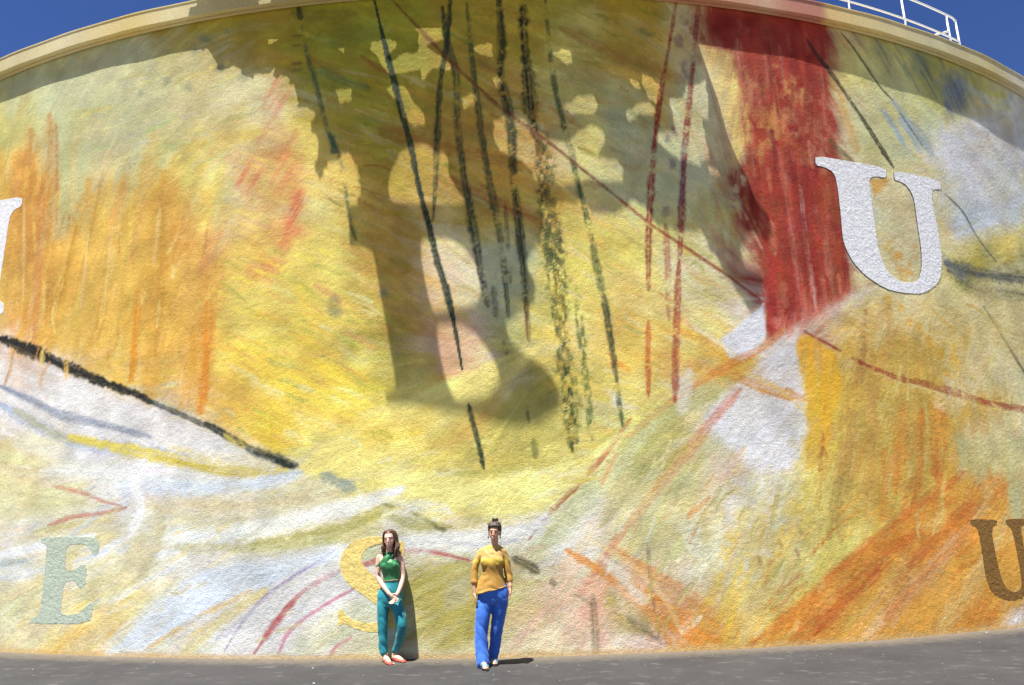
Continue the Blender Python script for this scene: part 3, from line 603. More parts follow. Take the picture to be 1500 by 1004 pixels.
me.polygons.add(len(Q)); me.polygons.foreach_set('loop_start', np.arange(0, Q.size, 4, dtype=np.int32)); me.polygons.foreach_set('loop_total', np.full(len(Q), 4, np.int32))
me.polygons.foreach_set('use_smooth', np.ones(len(Q), bool)); me.update(calc_edges=True)
ca = me.color_attributes.new('mural', 'FLOAT_COLOR', 'POINT')
ca.data.foreach_set('color', np.concatenate([MC.reshape(-1, 3), np.ones((nv, 1), np.float32)], 1).astype(np.float32).ravel())
me.materials.append(stucco_paint('painted_stucco', 'mural'))
wall = bpy.data.objects.new('mural_wall', me); COL.objects.link(wall); wall.parent = tank; wall.matrix_parent_inverse = Matrix.Translation(-tank.location)

# cornice: stepped soffit, overhanging fascia, drip edge
prof = [(R_TANK-.30, ZT+.002), (R_TANK+.03, ZT+.002), (R_TANK+.03, ZT-.03), (R_TANK+.075, ZT-.03), (R_TANK+.075, ZT-.004), (R_TANK+.11, ZT-.004), (R_TANK+.11, ZT-.02), (R_TANK+OVER-.004, ZT-.02), (R_TANK+OVER, ZT-.014),
        (R_TANK+OVER, H_TANK-.03), (R_TANK+OVER+.012, H_TANK-.028), (R_TANK+OVER+.012, H_TANK-.006), (R_TANK+OVER, H_TANK), (R_TANK-.30, H_TANK)]
th = np.concatenate([np.linspace(-math.pi, -.62, 60, endpoint=False), np.linspace(-.62, .75, 420, endpoint=False), np.linspace(.75, math.pi, 60, endpoint=False)])
V = []; Fc = []; colr = []
fasc = [(-400, (214,190,120)), (0, (216,196,132)), (120, (226,210,160)), (200, (228,196,96)), (260, (222,208,150)), (330, (190,170,100)), (480, (170,150,80)), (700, (190,160,80)), (940, (196,150,90)), (985, (190,84,66)), (1060, (196,96,74)), (1120, (200,140,110)), (1150, (180,52,46)), (1195, (178,44,44)), (1205, (222,180,90)), (1260, (220,196,124)), (1350, (210,200,150)), (1430, (206,190,120)), (1475, (220,216,206)), (1900, (214,200,150))]
fx = [at(f[0], 40)[0]/R_TANK if 0 <= f[0] <= 1500 else (-.8 if f[0] < 0 else .9) for f in fasc]; fc = np.array([.7*lin(f[1])+.3*lin((236,226,192)) for f in fasc])/1.12
for i, a in enumerate(th):
    base = np.array([np.interp(a, fx, fc[:, q]) for q in range(3)])
    for j, (r_, z_) in enumerate(prof):
        w_ = .004*math.sin(a*90)+.003*math.sin(a*41)
        V.append((AXIS_X+(r_+w_*(j > 5))*math.sin(a), R_TANK-(r_+w_*(j > 5))*math.cos(a), z_)); colr.append(base*(.88+.24*float(fbm(np.array(a*60.0+j*.2), np.array(j*.7), 3)))*(.9+.2*float(vnoise(np.array(a*9.0), np.array(3.0)))))
npf = len(prof)
for i in range(len(th)):
    for j in range(npf-1):
        a = i*npf+j; b = ((i+1) % len(th))*npf+j; Fc.append((a, b, b+1, a+1))
corn = mesh_obj('cornice', V, Fc, stucco_paint('painted_concrete', 'paint'), tank)
cc = corn.data.color_attributes.new('paint', 'FLOAT_COLOR', 'POINT'); cc.data.foreach_set('color', np.concatenate([np.clip(np.array(colr), 0, .85), np.ones((len(V), 1))], 1).astype(np.float32).ravel())
# shallow cone roof
rv = [(AXIS_X, R_TANK, H_TANK+.55)]; rf = []
for i in range(96):
    a = i/96*2*math.pi; rv.append((AXIS_X+(R_TANK-.28)*math.sin(a), R_TANK-(R_TANK-.28)*math.cos(a), H_TANK-.01))
for i in range(96): rf.append((0, 1+i, 1+(i+1) % 96))
mesh_obj('roof', rv, rf, plain('roof_membrane', (.45, .44, .40), .8), tank)

# ------------------------------------------------------------------ letters on the wall
def resample(P, d):
    out = []
    for i in range(len(P)):
        a = np.array(P[i]); b = np.array(P[(i+1) % len(P)]); n = max(1, int(np.hypot(*(b-a))/d))
        for k in range(n): out.append(a+(b-a)*k/n)
    return out
def cdt(loops, inner=None):
    vs = []; fs = []
    for lp in loops:
        n0 = len(vs); vs += [Vector((float(p[0]), float(p[1]))) for p in lp]; fs.append(list(range(n0, len(vs))))
    if inner is not None: vs += [Vector((float(p[0]), float(p[1]))) for p in inner]
    r = delaunay_2d_cdt(vs, [], fs, 1, 1e-5)
    v = np.array([tuple(q) for q in r[0]]); tris = [tuple(f) for f in r[2]]
    def inside(P, L):
        L = np.array(L, float); res = False
        for a, b in zip(L, np.roll(L, -1, 0)):
            if (a[1] > P[1]) != (b[1] > P[1]) and P[0] < (b[0]-a[0])*(P[1]-a[1])/(b[1]-a[1])+a[0]: res = not res
        return res
    if len(loops) > 1: tris = [f for f in tris if not any(inside(v[list(f)].mean(0), L) for L in loops[1:])]
    return v, tris
def rim_edges(tris):
    cnt = {}
    for f in tris:
        for a, b in zip(f, f[1:]+f[:1]):
            if (b, a) in cnt: del cnt[(b, a)]
            else: cnt[(a, b)] = 1
    return list(cnt)
def smooth_loop(P, it=1):
    for _ in range(it):
        P = [q for i in range(len(P)) for q in (np.array(P[i])*.8+np.array(P[(i+1) % len(P)])*.2, np.array(P[i])*.2+np.array(P[(i+1) % len(P)])*.8)]
    return P
def letter(name, pts, mat, lift, smooth=1, shift=(0, 0), parent=None, label=None):
    L = [at(p[0]+shift[0], p[1]+shift[1]) for p in smooth_loop(pts, smooth)]; L = resample(L, .02)
    A = np.array(L); x0, y0 = A.min(0); x1, y1 = A.max(0)
    inner = [(x, y) for x in np.arange(x0, x1, .018) for y in np.arange(y0, y1, .018)]
    v2, tr = cdt([L], inner)
    n = len(v2); rr = R_TANK+lift+relief(v2[:, 0], v2[:, 1])
    front = np.stack(sz(v2[:, 0], v2[:, 1], rr), -1); back = np.stack(sz(v2[:, 0], v2[:, 1], rr-lift-.004), -1)
    faces = list(tr)+[(a, a+n, b+n, b) for a, b in rim_edges(tr)]
    o = mesh_obj(name, np.vstack([front, back]), faces, mat, parent or tank, False)
    bm = bmesh.new(); bm.from_mesh(o.data); bmesh.ops.delete(bm, geom=[v for v in bm.verts if not v.link_faces], context='VERTS'); bmesh.ops.recalc_face_normals(bm, faces=bm.faces); bm.to_mesh(o.data); bm.free()
    if label: o['label'] = label
    return o
cr = lambda pts, k, ox, oy: [(ox+a/k, oy+b/k) for a, b in pts]
U1 = cr([(350,105),(540,138),(735,172),(735,228),(690,218),(655,222),(643,240),(648,290),(665,420),(690,600),(715,680),(745,740),(790,780),(840,798),(890,795),(915,770),(930,720),(928,620),(905,470),(890,350),(870,300),(845,265),(810,245),(780,238),(780,185),(1028,240),(1037,292),(1000,287),(983,300),(990,380),(1020,520),(1040,660),(1035,760),(1010,805),(970,840),(920,858),(850,855),(760,840),(690,805),(620,755),(560,690),(520,620),(500,560),(490,440),(475,300),(460,220),(440,190),(400,168),(352,158)], 3.7175, 1100, 200)
I1 = [(33,288),(32,302),(20,308),(14,320),(8,360),(1,405),(-2,432),(0,442),(6,445),(5,461),(-30,468),(-70,476),(-69,461),(-58,455),(-52,440),(-44,395),(-37,350),(-36,330),(-42,322),(-56,320),(-55,305),(-10,296)]
E1 = cr([(165,405),(405,405),(398,472),(374,476),(362,442),(335,432),(285,435),(268,447),(262,540),(305,540),(325,518),(352,515),(345,610),(318,610),(300,580),(258,585),(245,700),(255,720),(310,718),(345,692),(362,668),(378,680),(365,755),(118,755),(125,735),(150,725),(165,700),(190,450),(185,435),(165,425)], 2.758, 0, 640)
S1L = [(592,792),(592,818),(586,817),(580,804),(568,797),(552,797),(538,803),(529,814),(531,828),(545,842),(566,856),(584,869),(592,886),(590,906),(577,920),(556,927),(530,925),(512,917),(504,913),(498,917),(495,916),(495,894),(502,894),(508,903),(520,910),(540,914),(556,911),(560,902),(554,888),(536,874),(514,860),(501,844),(497,826),(502,808),(516,794),(536,787),(556,786),(574,790),(586,795)]
U2 = cr([(1060,200),(1190,203),(1187,228),(1165,240),(1167,290),(1190,400),(1215,500),(1240,540),(1275,555),(1300,545),(1310,520),(1300,440),(1275,300),(1258,240),(1235,225),(1230,200),(1335,198),(1330,222),(1302,236),(1320,330),(1345,480),(1340,540),(1310,580),(1260,592),(1210,585),(1160,550),(1135,480),(1120,380),(1100,260),(1085,235),(1062,225)], 3.3025, 1100, 700)
white = stucco_paint('white_letter_paint', None, (.78, .78, .79), .85); edge = stucco_paint('dark_letter_edge', None, (.03, .035, .035))
letter('letter', I1, white, .0045, 1, (0, 0), None, 'white serif letter I')
u_ = letter('letter', U1, white, .0045, 1, (0, 0), None, 'large white serif letter U')
letter('letter_edge', U1, edge, .0032, 1, (-.9, .7), u_)
letter('letter', E1, stucco_paint('grey_green_letter_paint', None, (.47, .53, .41)), .0025, 1, (0, 0), None, 'grey green serif letter E')
letter('letter', S1L, stucco_paint('yellow_letter_paint', None, (.82, .65, .22)), .0025, 2, (0, 0), None, 'pale yellow serif letter S')
letter('letter', U2, stucco_paint('brown_letter_paint', None, (.24, .125, .03)), .0025, 1, (0, 0), None, 'brown serif letter U')

# ------------------------------------------------------------------ cut-out steel canopy bolted to the rim (above the picture), it throws the shadow on the wall
ZC = H_TANK+.10
def to_canopy(px, py, rad=R_TANK):
    P = on_wall(px, py, rad); t = (ZC-P[2])/SUN.z; return (P[0]+SUN.x*t, P[1]+SUN.y*t)
outer = [(288,73),(298,75),(306,74),(315,88),(317,101),(330,101.6),(342,96.5),(354,103),(359,112),(371,117),(373,110),(395,108),(403,98),(400,112),(420,112),(423,124),(431,124),(435,146),(435,157.5),(450,158.5),(463,166),(456,185),(456,195),(465,201.6),(466,217),(461,247),(469,264),(474,252),(481,237),(493,237),(501.6,225),(510,223.6),(515,234),(525,247),(528,271),(526,300),(511,305),
 (512,361),(535,364),(546,371),(549,381),(557,429),(569,496),(579,557),(577,569),(564,576),(566,590),(603,596),(644,604),(678,606),(725,620),(756,628),(790,621),(818,601),(821,578),(806,551),(790,534),(766,517),(752,507),(743,492),(741,472),(769,459),(783,444),(784,418),(770,388),(779,368),(792,357),(796,330),(794,305),(823,298),(857,295),(867,312),(901,315),(918,305),(929,293),(945,301),(966,335),(976,337),(1003,337),(1030,341),
 (1037,361),(1054,385),(1071,412),(1081,432),(1095,452),(1105,460),(1117,447),(1118,429),(1115,405),(1101,398),(1088,388),(1086,373),(1091,354),(1101,341),(1115,347),(1127,356),(1132,334),(1125,317),(1112,303),(1101,281),(1095,261),(1081,237),(1067,203),(1051,146),(1034,98),(1020,58)]
k2 = lambda pts: cr(pts, 2.952, 400, 0)
k3 = lambda pts: cr(pts, 2.952, 800, 0)
k6 = lambda pts: cr(pts, 2.952, 400, 300)
holes = [[(391,54),(410,51),(408,58),(401,63),(398,66),(390,66),(393,59)],
 k2([(565,103),(705,110),(720,180),(655,205),(745,270),(745,298),(680,290),(635,335),(630,295),(520,320),(490,290),(460,240),(435,215),(440,190),(490,175),(535,185),(535,215),(500,245),(510,260),(580,228),(620,225),(625,155)]),
 k2([(278,212),(308,210),(312,243)]), k2([(275,395),(335,388),(340,430),(290,448)]),
 k2([(495,395),(530,372),(570,385),(600,440),(645,490),(650,538),(600,535),(560,500),(550,450),(515,420)]),
 k2([(858,92),(982,97),(980,120),(865,122)]), k2([(865,215),(900,197),(945,197),(950,245),(905,243)]), k2([(1112,100),(1147,100),(1143,122),(1122,122)]),
 k2([(1210,235),(1250,215),(1280,222),(1293,275),(1270,280)]), k2([(950,345),(970,333),(985,350),(982,380),(965,382)]), k2([(815,430),(885,405),(880,440),(825,475)]),
 k2([(1255,455),(1300,440),(1320,420),(1380,420),(1395,450),(1385,490),(1290,493)]),
 k2([(590,635),(650,620),(690,640),(700,660),(740,655),(760,700),(755,750),(800,830),(833,870),(830,893),(600,885),(505,880),(497,800),(510,740),(540,690),(550,660)]),
 k6([(640,150),(700,148),(770,150),(830,190),(870,240),(890,310),(900,380),(880,430),(800,455),(720,465),(690,465),(665,380),(640,240)]),
 k6([(700,520),(800,515),(870,550),(930,630),(970,700),(980,760),(930,820),(850,848),(790,852),(760,800),(735,720)]),
 [(734,183),(752,176),(776,183),(796,200),(807,207),(834,210),(844,196),(861,188),(876,196),(879,210),(869,230),(895,234),(903,247),(901,263),(868,262),(840,264),(820,267),(800,262),(789,261),(786,250),(769,234),(742,223),(734,203)],
 k3([(360,345),(400,360),(412,390),(385,385)]), k3([(420,325),(460,345),(490,375),(490,420),(475,448),(445,430)]), k3([(350,490),(400,455),(440,450),(470,485),(460,500),(405,495),(370,530),(355,520)]),
 k3([(545,440),(595,440),(605,395),(665,380),(680,370),(690,440),(690,520),(670,520),(680,600),(695,680),(660,685),(655,705),(620,690),(580,680),(540,650),(510,620),(485,590),(500,575),(565,570)]), k3([(700,725),(740,735),(755,765),(710,755)])]
start = [to_canopy(x, y, R_TANK+OVER) for x, y in [(303,-2),(289,4),(288,10),(278,12),(276,22)]]
def leafy(P, amp, closed=True):      # torn leaf edges: every side broken once, off its line
    out = []
    for i, p in enumerate(P):
        out.append(p); b = P[(i+1) % len(P)]
        if not closed and i == len(P)-1: break
        d = np.array(b)-np.array(p); L_ = np.hypot(*d)
        if L_ > 7:
            for f in ((.5,) if L_ < 16 else (.3, .55, .8)): out.append((p[0]+d[0]*f-d[1]/L_*rng.normal(0, amp), p[1]+d[1]*f+d[0]/L_*rng.normal(0, amp)))
    return out
def grow(P, f=1.13): c = np.mean(P, axis=0); return [tuple(c+(np.array(q)-c)*f) for q in P]
iB0 = outer.index((511,305)); iB1 = outer.index((794,305)); iB2 = outer.index((1101,281))
outer = leafy(outer[:iB0], 2.2, False)+outer[iB0:iB1]+leafy(outer[iB1:iB2], 2.4, False)+outer[iB2:]
body_loop = start+[to_canopy(*p) for p in outer]
ang = lambda p: math.atan2(p[0]-AXIS_X, R_TANK-p[1])
a1, a0 = ang(body_loop[-1]), ang(body_loop[0])
body_loop += [(AXIS_X+(R_TANK-.25)*math.sin(a), R_TANK-(R_TANK-.25)*math.cos(a)) for a in np.linspace(a1, a0, 40)]
v2, tr = cdt([body_loop]+[[to_canopy(*p) for p in (smooth_loop(h, 1) if q in (12, 13, 14) else leafy(grow(h), 1.3))] for q, h in enumerate(holes)])
n = len(v2); V = [(x, y, ZC) for x, y in v2]+[(x, y, ZC+.02) for x, y in v2]
Fc = [f[::-1] for f in tr]+[tuple(i+n for i in f) for f in tr]+[(a, b, b+n, a+n) for a, b in rim_edges(tr)]
canopy = mesh_obj('cutout_canopy', V, Fc, plain('painted_steel_plate', (.30, .27, .20), .6), tank)
for a in np.linspace(a0+.03, a1-.03, 7):   # brackets that carry the plate on the rim
    bm = bmesh.new(); bmesh.ops.create_cube(bm, size=1)
    bmesh.ops.transform(bm, verts=bm.verts, matrix=Matrix.Translation((AXIS_X+(R_TANK-.16)*math.sin(a), R_TANK-(R_TANK-.16)*math.cos(a), H_TANK+.049))@Matrix.Rotation(a, 4, 'Z')@Matrix.Diagonal((.12, .16, .096, 1)))
    bm_obj('bracket', bm, bpy.data.materials['painted_steel_plate'], canopy)

# ------------------------------------------------------------------ white tube railing on the roof
rail_mat = plain('white_rail_paint', (.78, .78, .78), .45, .05)
def tube(name, pts, r, mat, parent, seg=10):
    P = [Vector(p) for p in pts]; bm = bmesh.new(); rings = []
    for i, p in enumerate(P):
        d = (P[min(i+1, len(P)-1)]-P[max(i-1, 0)]).normalized(); u = d.orthogonal().normalized() if i == 0 else (rings_u-d*rings_u.dot(d)).normalized()
        rings_u = u; v = d.cross(u); rr = r[i] if hasattr(r, '__len__') else r
        rings.append([bm.verts.new(p+u*rr*math.cos(2*math.pi*k/seg)+v*rr*math.sin(2*math.pi*k/seg)) for k in range(seg)])
    for a, b in zip(rings, rings[1:]):
        for k in range(seg): bm.faces.new((a[k], a[(k+1) % seg], b[(k+1) % seg], b[k]))
    bm.faces.new(rings[0][::-1]); bm.faces.new(rings[-1])
    return bm_obj(name, bm, mat, parent, True)
rail = empty('guard_railing', sz(25.5/180*math.pi*R_TANK, H_TANK, R_TANK-.22)); tag(rail, 'white tubular guard railing standing on the rim of the tank roof', 'railing')
rp = lambda deg, h, back=.22: sz(math.radians(deg)*R_TANK, H_TANK+h, R_TANK-back)
for d in (12.4, 16.4, 20.45, 24.4, 28.15, 29.0): tube('post', [rp(d, -.02), rp(d, .5), rp(d, 1.04)], .017, rail_mat, rail)
tube('top_rail', [rp(d, 1.07) for d in np.linspace(12.2, 28.6, 30)]+[rp(28.85, 1.06), rp(29.0, 1.01), rp(29.02, .95)], .018, rail_mat, rail)
tube('mid_rail', [rp(d, .56) for d in np.linspace(12.2, 29.0, 30)], .016, rail_mat, rail)
tube('return_rail', [rp(28.1, .68), rp(27.7, .66, .3), rp(27.0, .56, .5), rp(26.2, .42, .85)], .02, rail_mat, rail)
tube('return_rail', [rp(28.9, .28), rp(28.5, .2, .5)], .02, rail_mat, rail)

# ------------------------------------------------------------------ grit and litter at the foot of the wall
def scatter(name, n, cols, size, smin, smax, ymin, ymax, label):
    bm = bmesh.new()
    for i in range(n):
        s = rng.uniform(smin, smax); off = rng.uniform(0, 1)**1.6*(ymax-ymin)+ymin
        x, y, _ = sz(s, 0, R_TANK+off); z = ground_z(x)+.012; r = size*rng.uniform(.5, 1.5)
        M = Matrix.Translation((x, y, z))@Matrix.Rotation(rng.uniform(0, 6.28), 4, 'Z')@Matrix.Diagonal((r, r*rng.uniform(.4, 1), r*.35, 1))
        g = bmesh.ops.create_icosphere(bm, subdivisions=1, radius=1, matrix=M)
        for v in g['verts']: v.co += Vector(rng.normal(0, r*.15, 3))
    o = bm_obj(name, bm, plain(name+'_colour', cols, .9, .4, 3)); o['kind'] = 'stuff'; o['label'] = label; return o
scatter('grit', 200, (.30, .23, .13), .007, -7.5, 9, .02, 3.2, 'ochre grit strewn over the asphalt below the mural')
scatter('paint_flakes', 14, (.55, .54, .52), .010, -7.5, 9, .1, 3.0, 'pale flakes scattered on the dark asphalt')

# ------------------------------------------------------------------ people
class Flesh:
    def __init__(s): s.bm = bmesh.new()
    def rings(s, R_, seg=20):
        """closed tube of horizontal ellipses (x, y, z, rx, ry)"""
        P = spline(R_, 5) if len(R_) > 2 else np.array(R_)
        L = [[s.bm.verts.new((p[0]+p[3]*math.cos(2*math.pi*k/seg), p[1]+p[4]*math.sin(2*math.pi*k/seg), p[2])) for k in range(seg)] for p in P]
        for a, b in zip(L, L[1:]):
            for k in range(seg): s.bm.faces.new((a[k], a[(k+1) % seg], b[(k+1) % seg], b[k]))
        s.bm.faces.new(L[0][::-1]); s.bm.faces.new(L[-1])
    def limb(s, pts, seg=14, flat=1.0):
        """tapered tube through (x, y, z, r)"""
        P = spline(pts, 6) if len(pts) > 2 else np.array(pts, float)
        u = None; L = []
        for i in range(len(P)):
            d = Vector(P[min(i+1, len(P)-1)][:3]-P[max(i-1, 0)][:3]).normalized()
            u = Vector((0, -1, 0))-d*d.dot(Vector((0, -1, 0))) if u is None else u-d*u.dot(d)
            if u.length < 1e-3: u = d.orthogonal()
            u.normalize(); v = d.cross(u); c = Vector(P[i][:3]); r = P[i][3]
            L.append([s.bm.verts.new(c+u*r*flat*math.cos(2*math.pi*k/seg)+v*r*math.sin(2*math.pi*k/seg)) for k in range(seg)])
        for a, b in zip(L, L[1:]):
            for k in range(seg): s.bm.faces.new((a[k], a[(k+1) % seg], b[(k+1) % seg], b[k]))
        s.bm.faces.new(L[0][::-1]); s.bm.faces.new(L[-1])
        s.ball(P[0][:3], (P[0][3]*.97,)*3); s.ball(P[-1][:3], (P[-1][3]*.97,)*3)
    def ball(s, c, r, M=None, seg=16):
        T = Matrix.Translation(Vector(c))@(M or Matrix.Identity(4))@Matrix.Diagonal((r[0], r[1], r[2], 1))
        bmesh.ops.create_uvsphere(s.bm, u_segments=seg, v_segments=max(8, seg//2+2), radius=1, matrix=T)
    def build(s, name, mat, parent, voxel=.007, smooth=4, fold=0.0, fscale=(12, 12, 3), factor=.5):
        bmesh.ops.recalc_face_normals(s.bm, faces=s.bm.faces)
        me = bpy.data.meshes.new('tmp'); s.bm.to_mesh(me); s.bm.free(); tmp = bpy.data.objects.new('tmp', me); COL.objects.link(tmp)
        m = tmp.modifiers.new('r', 'REMESH'); m.mode = 'VOXEL'; m.voxel_size = voxel
        if smooth: sm = tmp.modifiers.new('s', 'SMOOTH'); sm.iterations = smooth; sm.factor = factor
        dg = bpy.context.evaluated_depsgraph_get(); me2 = bpy.data.meshes.new_from_object(tmp.evaluated_get(dg)); bpy.data.objects.remove(tmp); bpy.data.meshes.remove(me)
        n = len(me2.vertices); co = np.empty(n*3, np.float32); me2.vertices.foreach_get('co', co); co = co.reshape(-1, 3)
        if fold:
            no = np.empty(n*3, np.float32); me2.vertices.foreach_get('normal', no); no = no.reshape(-1, 3)
            h = np.abs(vnoise(co[:, 0]*fscale[0]+co[:, 2]*7+3, co[:, 2]*fscale[2]+co[:, 1]*fscale[1])-.5)*2
            h = .7*h+.3*vnoise(co[:, 0]*30+co[:, 2]*22, co[:, 2]*16+co[:, 1]*30)
            co = co+no*((h-.4)*fold)[:, None]; me2.vertices.foreach_set('co', co.ravel())
        me2.name = name; me2.polygons.foreach_set('use_smooth', [True]*len(me2.polygons)); me2.materials.clear(); me2.materials.append(mat); me2.update()
        o = bpy.data.objects.new(name, me2); COL.objects.link(o); o.parent = parent; o.matrix_parent_inverse = Matrix.Translation(-Vector(parent.location))
        return o
def skin_mat(name, col):
    m, t, p = material(name, .5)
    tc = node(t, 'ShaderNodeTexCoord'); n = noise(t, 35, 4, .6, tc.outputs['Object']); c = np.array(col)
    r = ramp(t, n.outputs[0], [(.3, c*(.93, .86, .84)), (.7, c*(1.04, 1.05, 1.05))]); t.links.new(r.outputs[0], p.inputs['Base Color'])
    p.inputs['Subsurface Weight'].default_value = .12; p.inputs['Subsurface Radius'].default_value = (.012, .004, .002); p.inputs['Specular IOR Level'].default_value = .35
    return m
def cloth_mat(name, col, rough=.75, weave=420, sheen=.2, var=.22):
    m, t, p = material(name, rough)
    tc = node(t, 'ShaderNodeTexCoord'); n = noise(t, 9, 4, .6, tc.outputs['Object']); w = noise(t, weave, 2, .5, tc.outputs['Object']); c = np.array(col)
    r = ramp(t, n.outputs[0], [(.3, c*(1-var)), (.7, np.minimum(c*(1+var), .9))]); t.links.new(r.outputs[0], p.inputs['Base Color'])
    p.inputs['Sheen Weight'].default_value = sheen; p.inputs['Sheen Roughness'].default_value = .4
    bump(t, p, w.outputs[0], .2, .002); return m
def hair_mat(name, dark, light):
    m, t, p = material(name, .42)
    tc = node(t, 'ShaderNodeTexCoord'); mp = node(t, 'ShaderNodeMapping'); mp.inputs['Scale'].default_value = (160, 160, 14); t.links.new(tc.outputs['Object'], mp.inputs[0])
    n = noise(t, 1, 4, .6, mp.outputs[0]); r = ramp(t, n.outputs[0], [(.3, dark), (.72, light)]); t.links.new(r.outputs[0], p.inputs['Base Color'])
    bump(t, p, n.outputs[0], .5, .004); return m
def hand(F, wrist, direc, normal, side, curl=.35, s=1.0):
    """palm, four unequal bent fingers and a thumb; side = direction (in the palm plane) of the thumb"""
    w = Vector(wrist); d = Vector(direc).normalized(); n = Vector(normal); n = (n-d*n.dot(d)).normalized(); e = Vector(side); e = (e-d*e.dot(d)-n*e.dot(n)).normalized()
    M = Matrix((e, d, n)).transposed().to_4x4()
    F.ball(w+d*.045*s, (.036*s, .05*s, .016*s), M); F.limb([(*(w-d*.03), .024*s), (*w, .023*s), (*(w+d*.03*s), .024*s)])
    for k, ln in enumerate((.066, .076, .070, .055)):
        b = w+d*.078*s+e*(.028-.0185*k)*s; t1 = b+(d*.55+n*curl*.25)*ln*s*.75; t2 = t1+(d*(.7-curl*.5)+n*curl)*ln*s*.6
        F.limb([(*b, .0098*s), (*t1, .0092*s), (*t2, .0078*s)], 8)
    b = w+d*.022*s+e*.026*s; t1 = b+(d*.6+e*.7+n*.1).normalized()*.036*s; t2 = t1+(d*.9+e*.25+n*.2).normalized()*.032*s
    F.limb([(*b, .0125*s), (*t1, .011*s), (*t2, .009*s)], 8)
def head(F, c, yaw, roll, s=1.0, nod=0):
    """skull, jaw, nose, brow, cheeks, lips and ears, facing -y; returns the head frame"""
    T = Matrix.Translation(Vector(c))@Matrix.Rotation(yaw, 4, 'Z')@Matrix.Rotation(roll, 4, 'Y')@Matrix.Rotation(nod, 4, 'X')@Matrix.Scale(s, 4)
    def b(p, r, rx=0):
        q = T@Vector(p); F.ball(q, [k*s for k in r], Matrix.Rotation(yaw, 4, 'Z')@Matrix.Rotation(roll, 4, 'Y')@Matrix.Rotation(nod+rx, 4, 'X'))
    b((0, .012, .03), (.071, .09, .085)); b((0, -.025, -.02), (.058, .06, .078)); b((0, -.04, -.075), (.034, .038, .034)); b((0, -.062, -.092), (.018, .018, .016))
    b((0, -.066, .03), (.048, .018, .018)); b((.03, -.062, -.028), (.022, .02, .022)); b((-.03, -.062, -.028), (.022, .02, .022))
    b((0, -.088, -.008), (.0095, .012, .024), .25); b((0, -.096, -.024), (.013, .014, .010)); b((0, -.082, -.06), (.024, .012, .013))
    for k in (-1, 1): b((k*.071, .012, -.005), (.009, .017, .028))
    return T
def head_details(T, parent, brow_mat, lip_col, smile):
    em = plain('eye_white', (.34, .29, .26), .4, .03); im = plain('iris', (.03, .02, .015), .25, .1); lm = plain('lips', lip_col, .45, .1)
    for k in (-1, 1):
        for nm, p, r, mt in (('eye', (k*.029, -.080, .003), (.0115, .009, .0042), em), ('pupil', (k*.029, -.0862, .003), (.0068, .0045, .006), im)):
            bm = bmesh.new(); bmesh.ops.create_uvsphere(bm, u_segments=10, v_segments=8, radius=1, matrix=T@Matrix.Translation(p)@Matrix.Diagonal((*r, 1))); bm_obj(nm, bm, mt, parent, True)
        tube('eyelash', [T@Vector((k*.0135, -.085, .0095)), T@Vector((k*.028, -.0895, .0125)), T@Vector((k*.044, -.08, .0085))], [.0018, .0026, .0016], im, parent, 6)
        tube('eyebrow', [T@Vector((k*.012, -.0925, .024)), T@Vector((k*.030, -.0915, .030)), T@Vector((k*.050, -.076, .024))], [.002, .0034, .0015], brow_mat, parent, 6)
    up = smile
    tube('mouth', [T@Vector((-.025, -.081, -.054+up)), T@Vector((-.012, -.0925, -.057)), T@Vector((0, -.0955, -.0575)), T@Vector((.012, -.0925, -.057)), T@Vector((.025, -.081, -.054+up))], [.0014, .003, .0032, .003, .0014], lm, parent, 8)
    tube('mouth', [T@Vector((-.021, -.083, -.061+up*.6)), T@Vector((-.010, -.0925, -.069)), T@Vector((0, -.0945, -.071)), T@Vector((.010, -.0925, -.069)), T@Vector((.021, -.083, -.061+up*.6))], [.0012, .0032, .0035, .0032, .0012], lm, parent, 8)
    if smile > .004: tube('teeth', [T@Vector((-.018, -.0845, -.0585+up*.5)), T@Vector((0, -.0945, -.0635)), T@Vector((.018, -.0845, -.0585+up*.5))], [.0022, .0042, .0022], em, parent, 8)
def hair_cap(bm, T, r=(.079, .099, .094), cut=(-.035, .05)):
    g = bmesh.ops.create_uvsphere(bm, u_segments=28, v_segments=20, radius=1, matrix=Matrix.Translation((0, .014, .034))@Matrix.Diagonal((*r, 1)))
    dead = [v for v in g['verts'] if (v.co.y < cut[0] and v.co.z < cut[1]+.25*abs(v.co.x)*0) or v.co.z < -.05 or (v.co.y < .0 and v.co.z < .01)]
    bmesh.ops.delete(bm, geom=dead, context='VERTS')
    for v in bm.verts: v.co = T@v.co
def lock(bm, T, pts, r, seg=6):
    P = spline([(*p, rr) for p, rr in zip(pts, r)], 4); u = None; L = []
    for i in range(len(P)):
        d = Vector(P[min(i+1, len(P)-1)][:3]-P[max(i-1, 0)][:3]).normalized(); u = d.orthogonal() if u is None else u-d*u.dot(d); u.normalize(); v = d.cross(u); c = Vector(P[i][:3])
        L.append([bm.verts.new(T@(c+(u*math.cos(2*math.pi*k/seg)+v*math.sin(2*math.pi*k/seg))*P[i][3])) for k in range(seg)])
    for a, b in zip(L, L[1:]):
        for k in range(seg): bm.faces.new((a[k], a[(k+1) % seg], b[(k+1) % seg], b[k]))
    bm.faces.new(L[0][::-1]); bm.faces.new(L[-1])
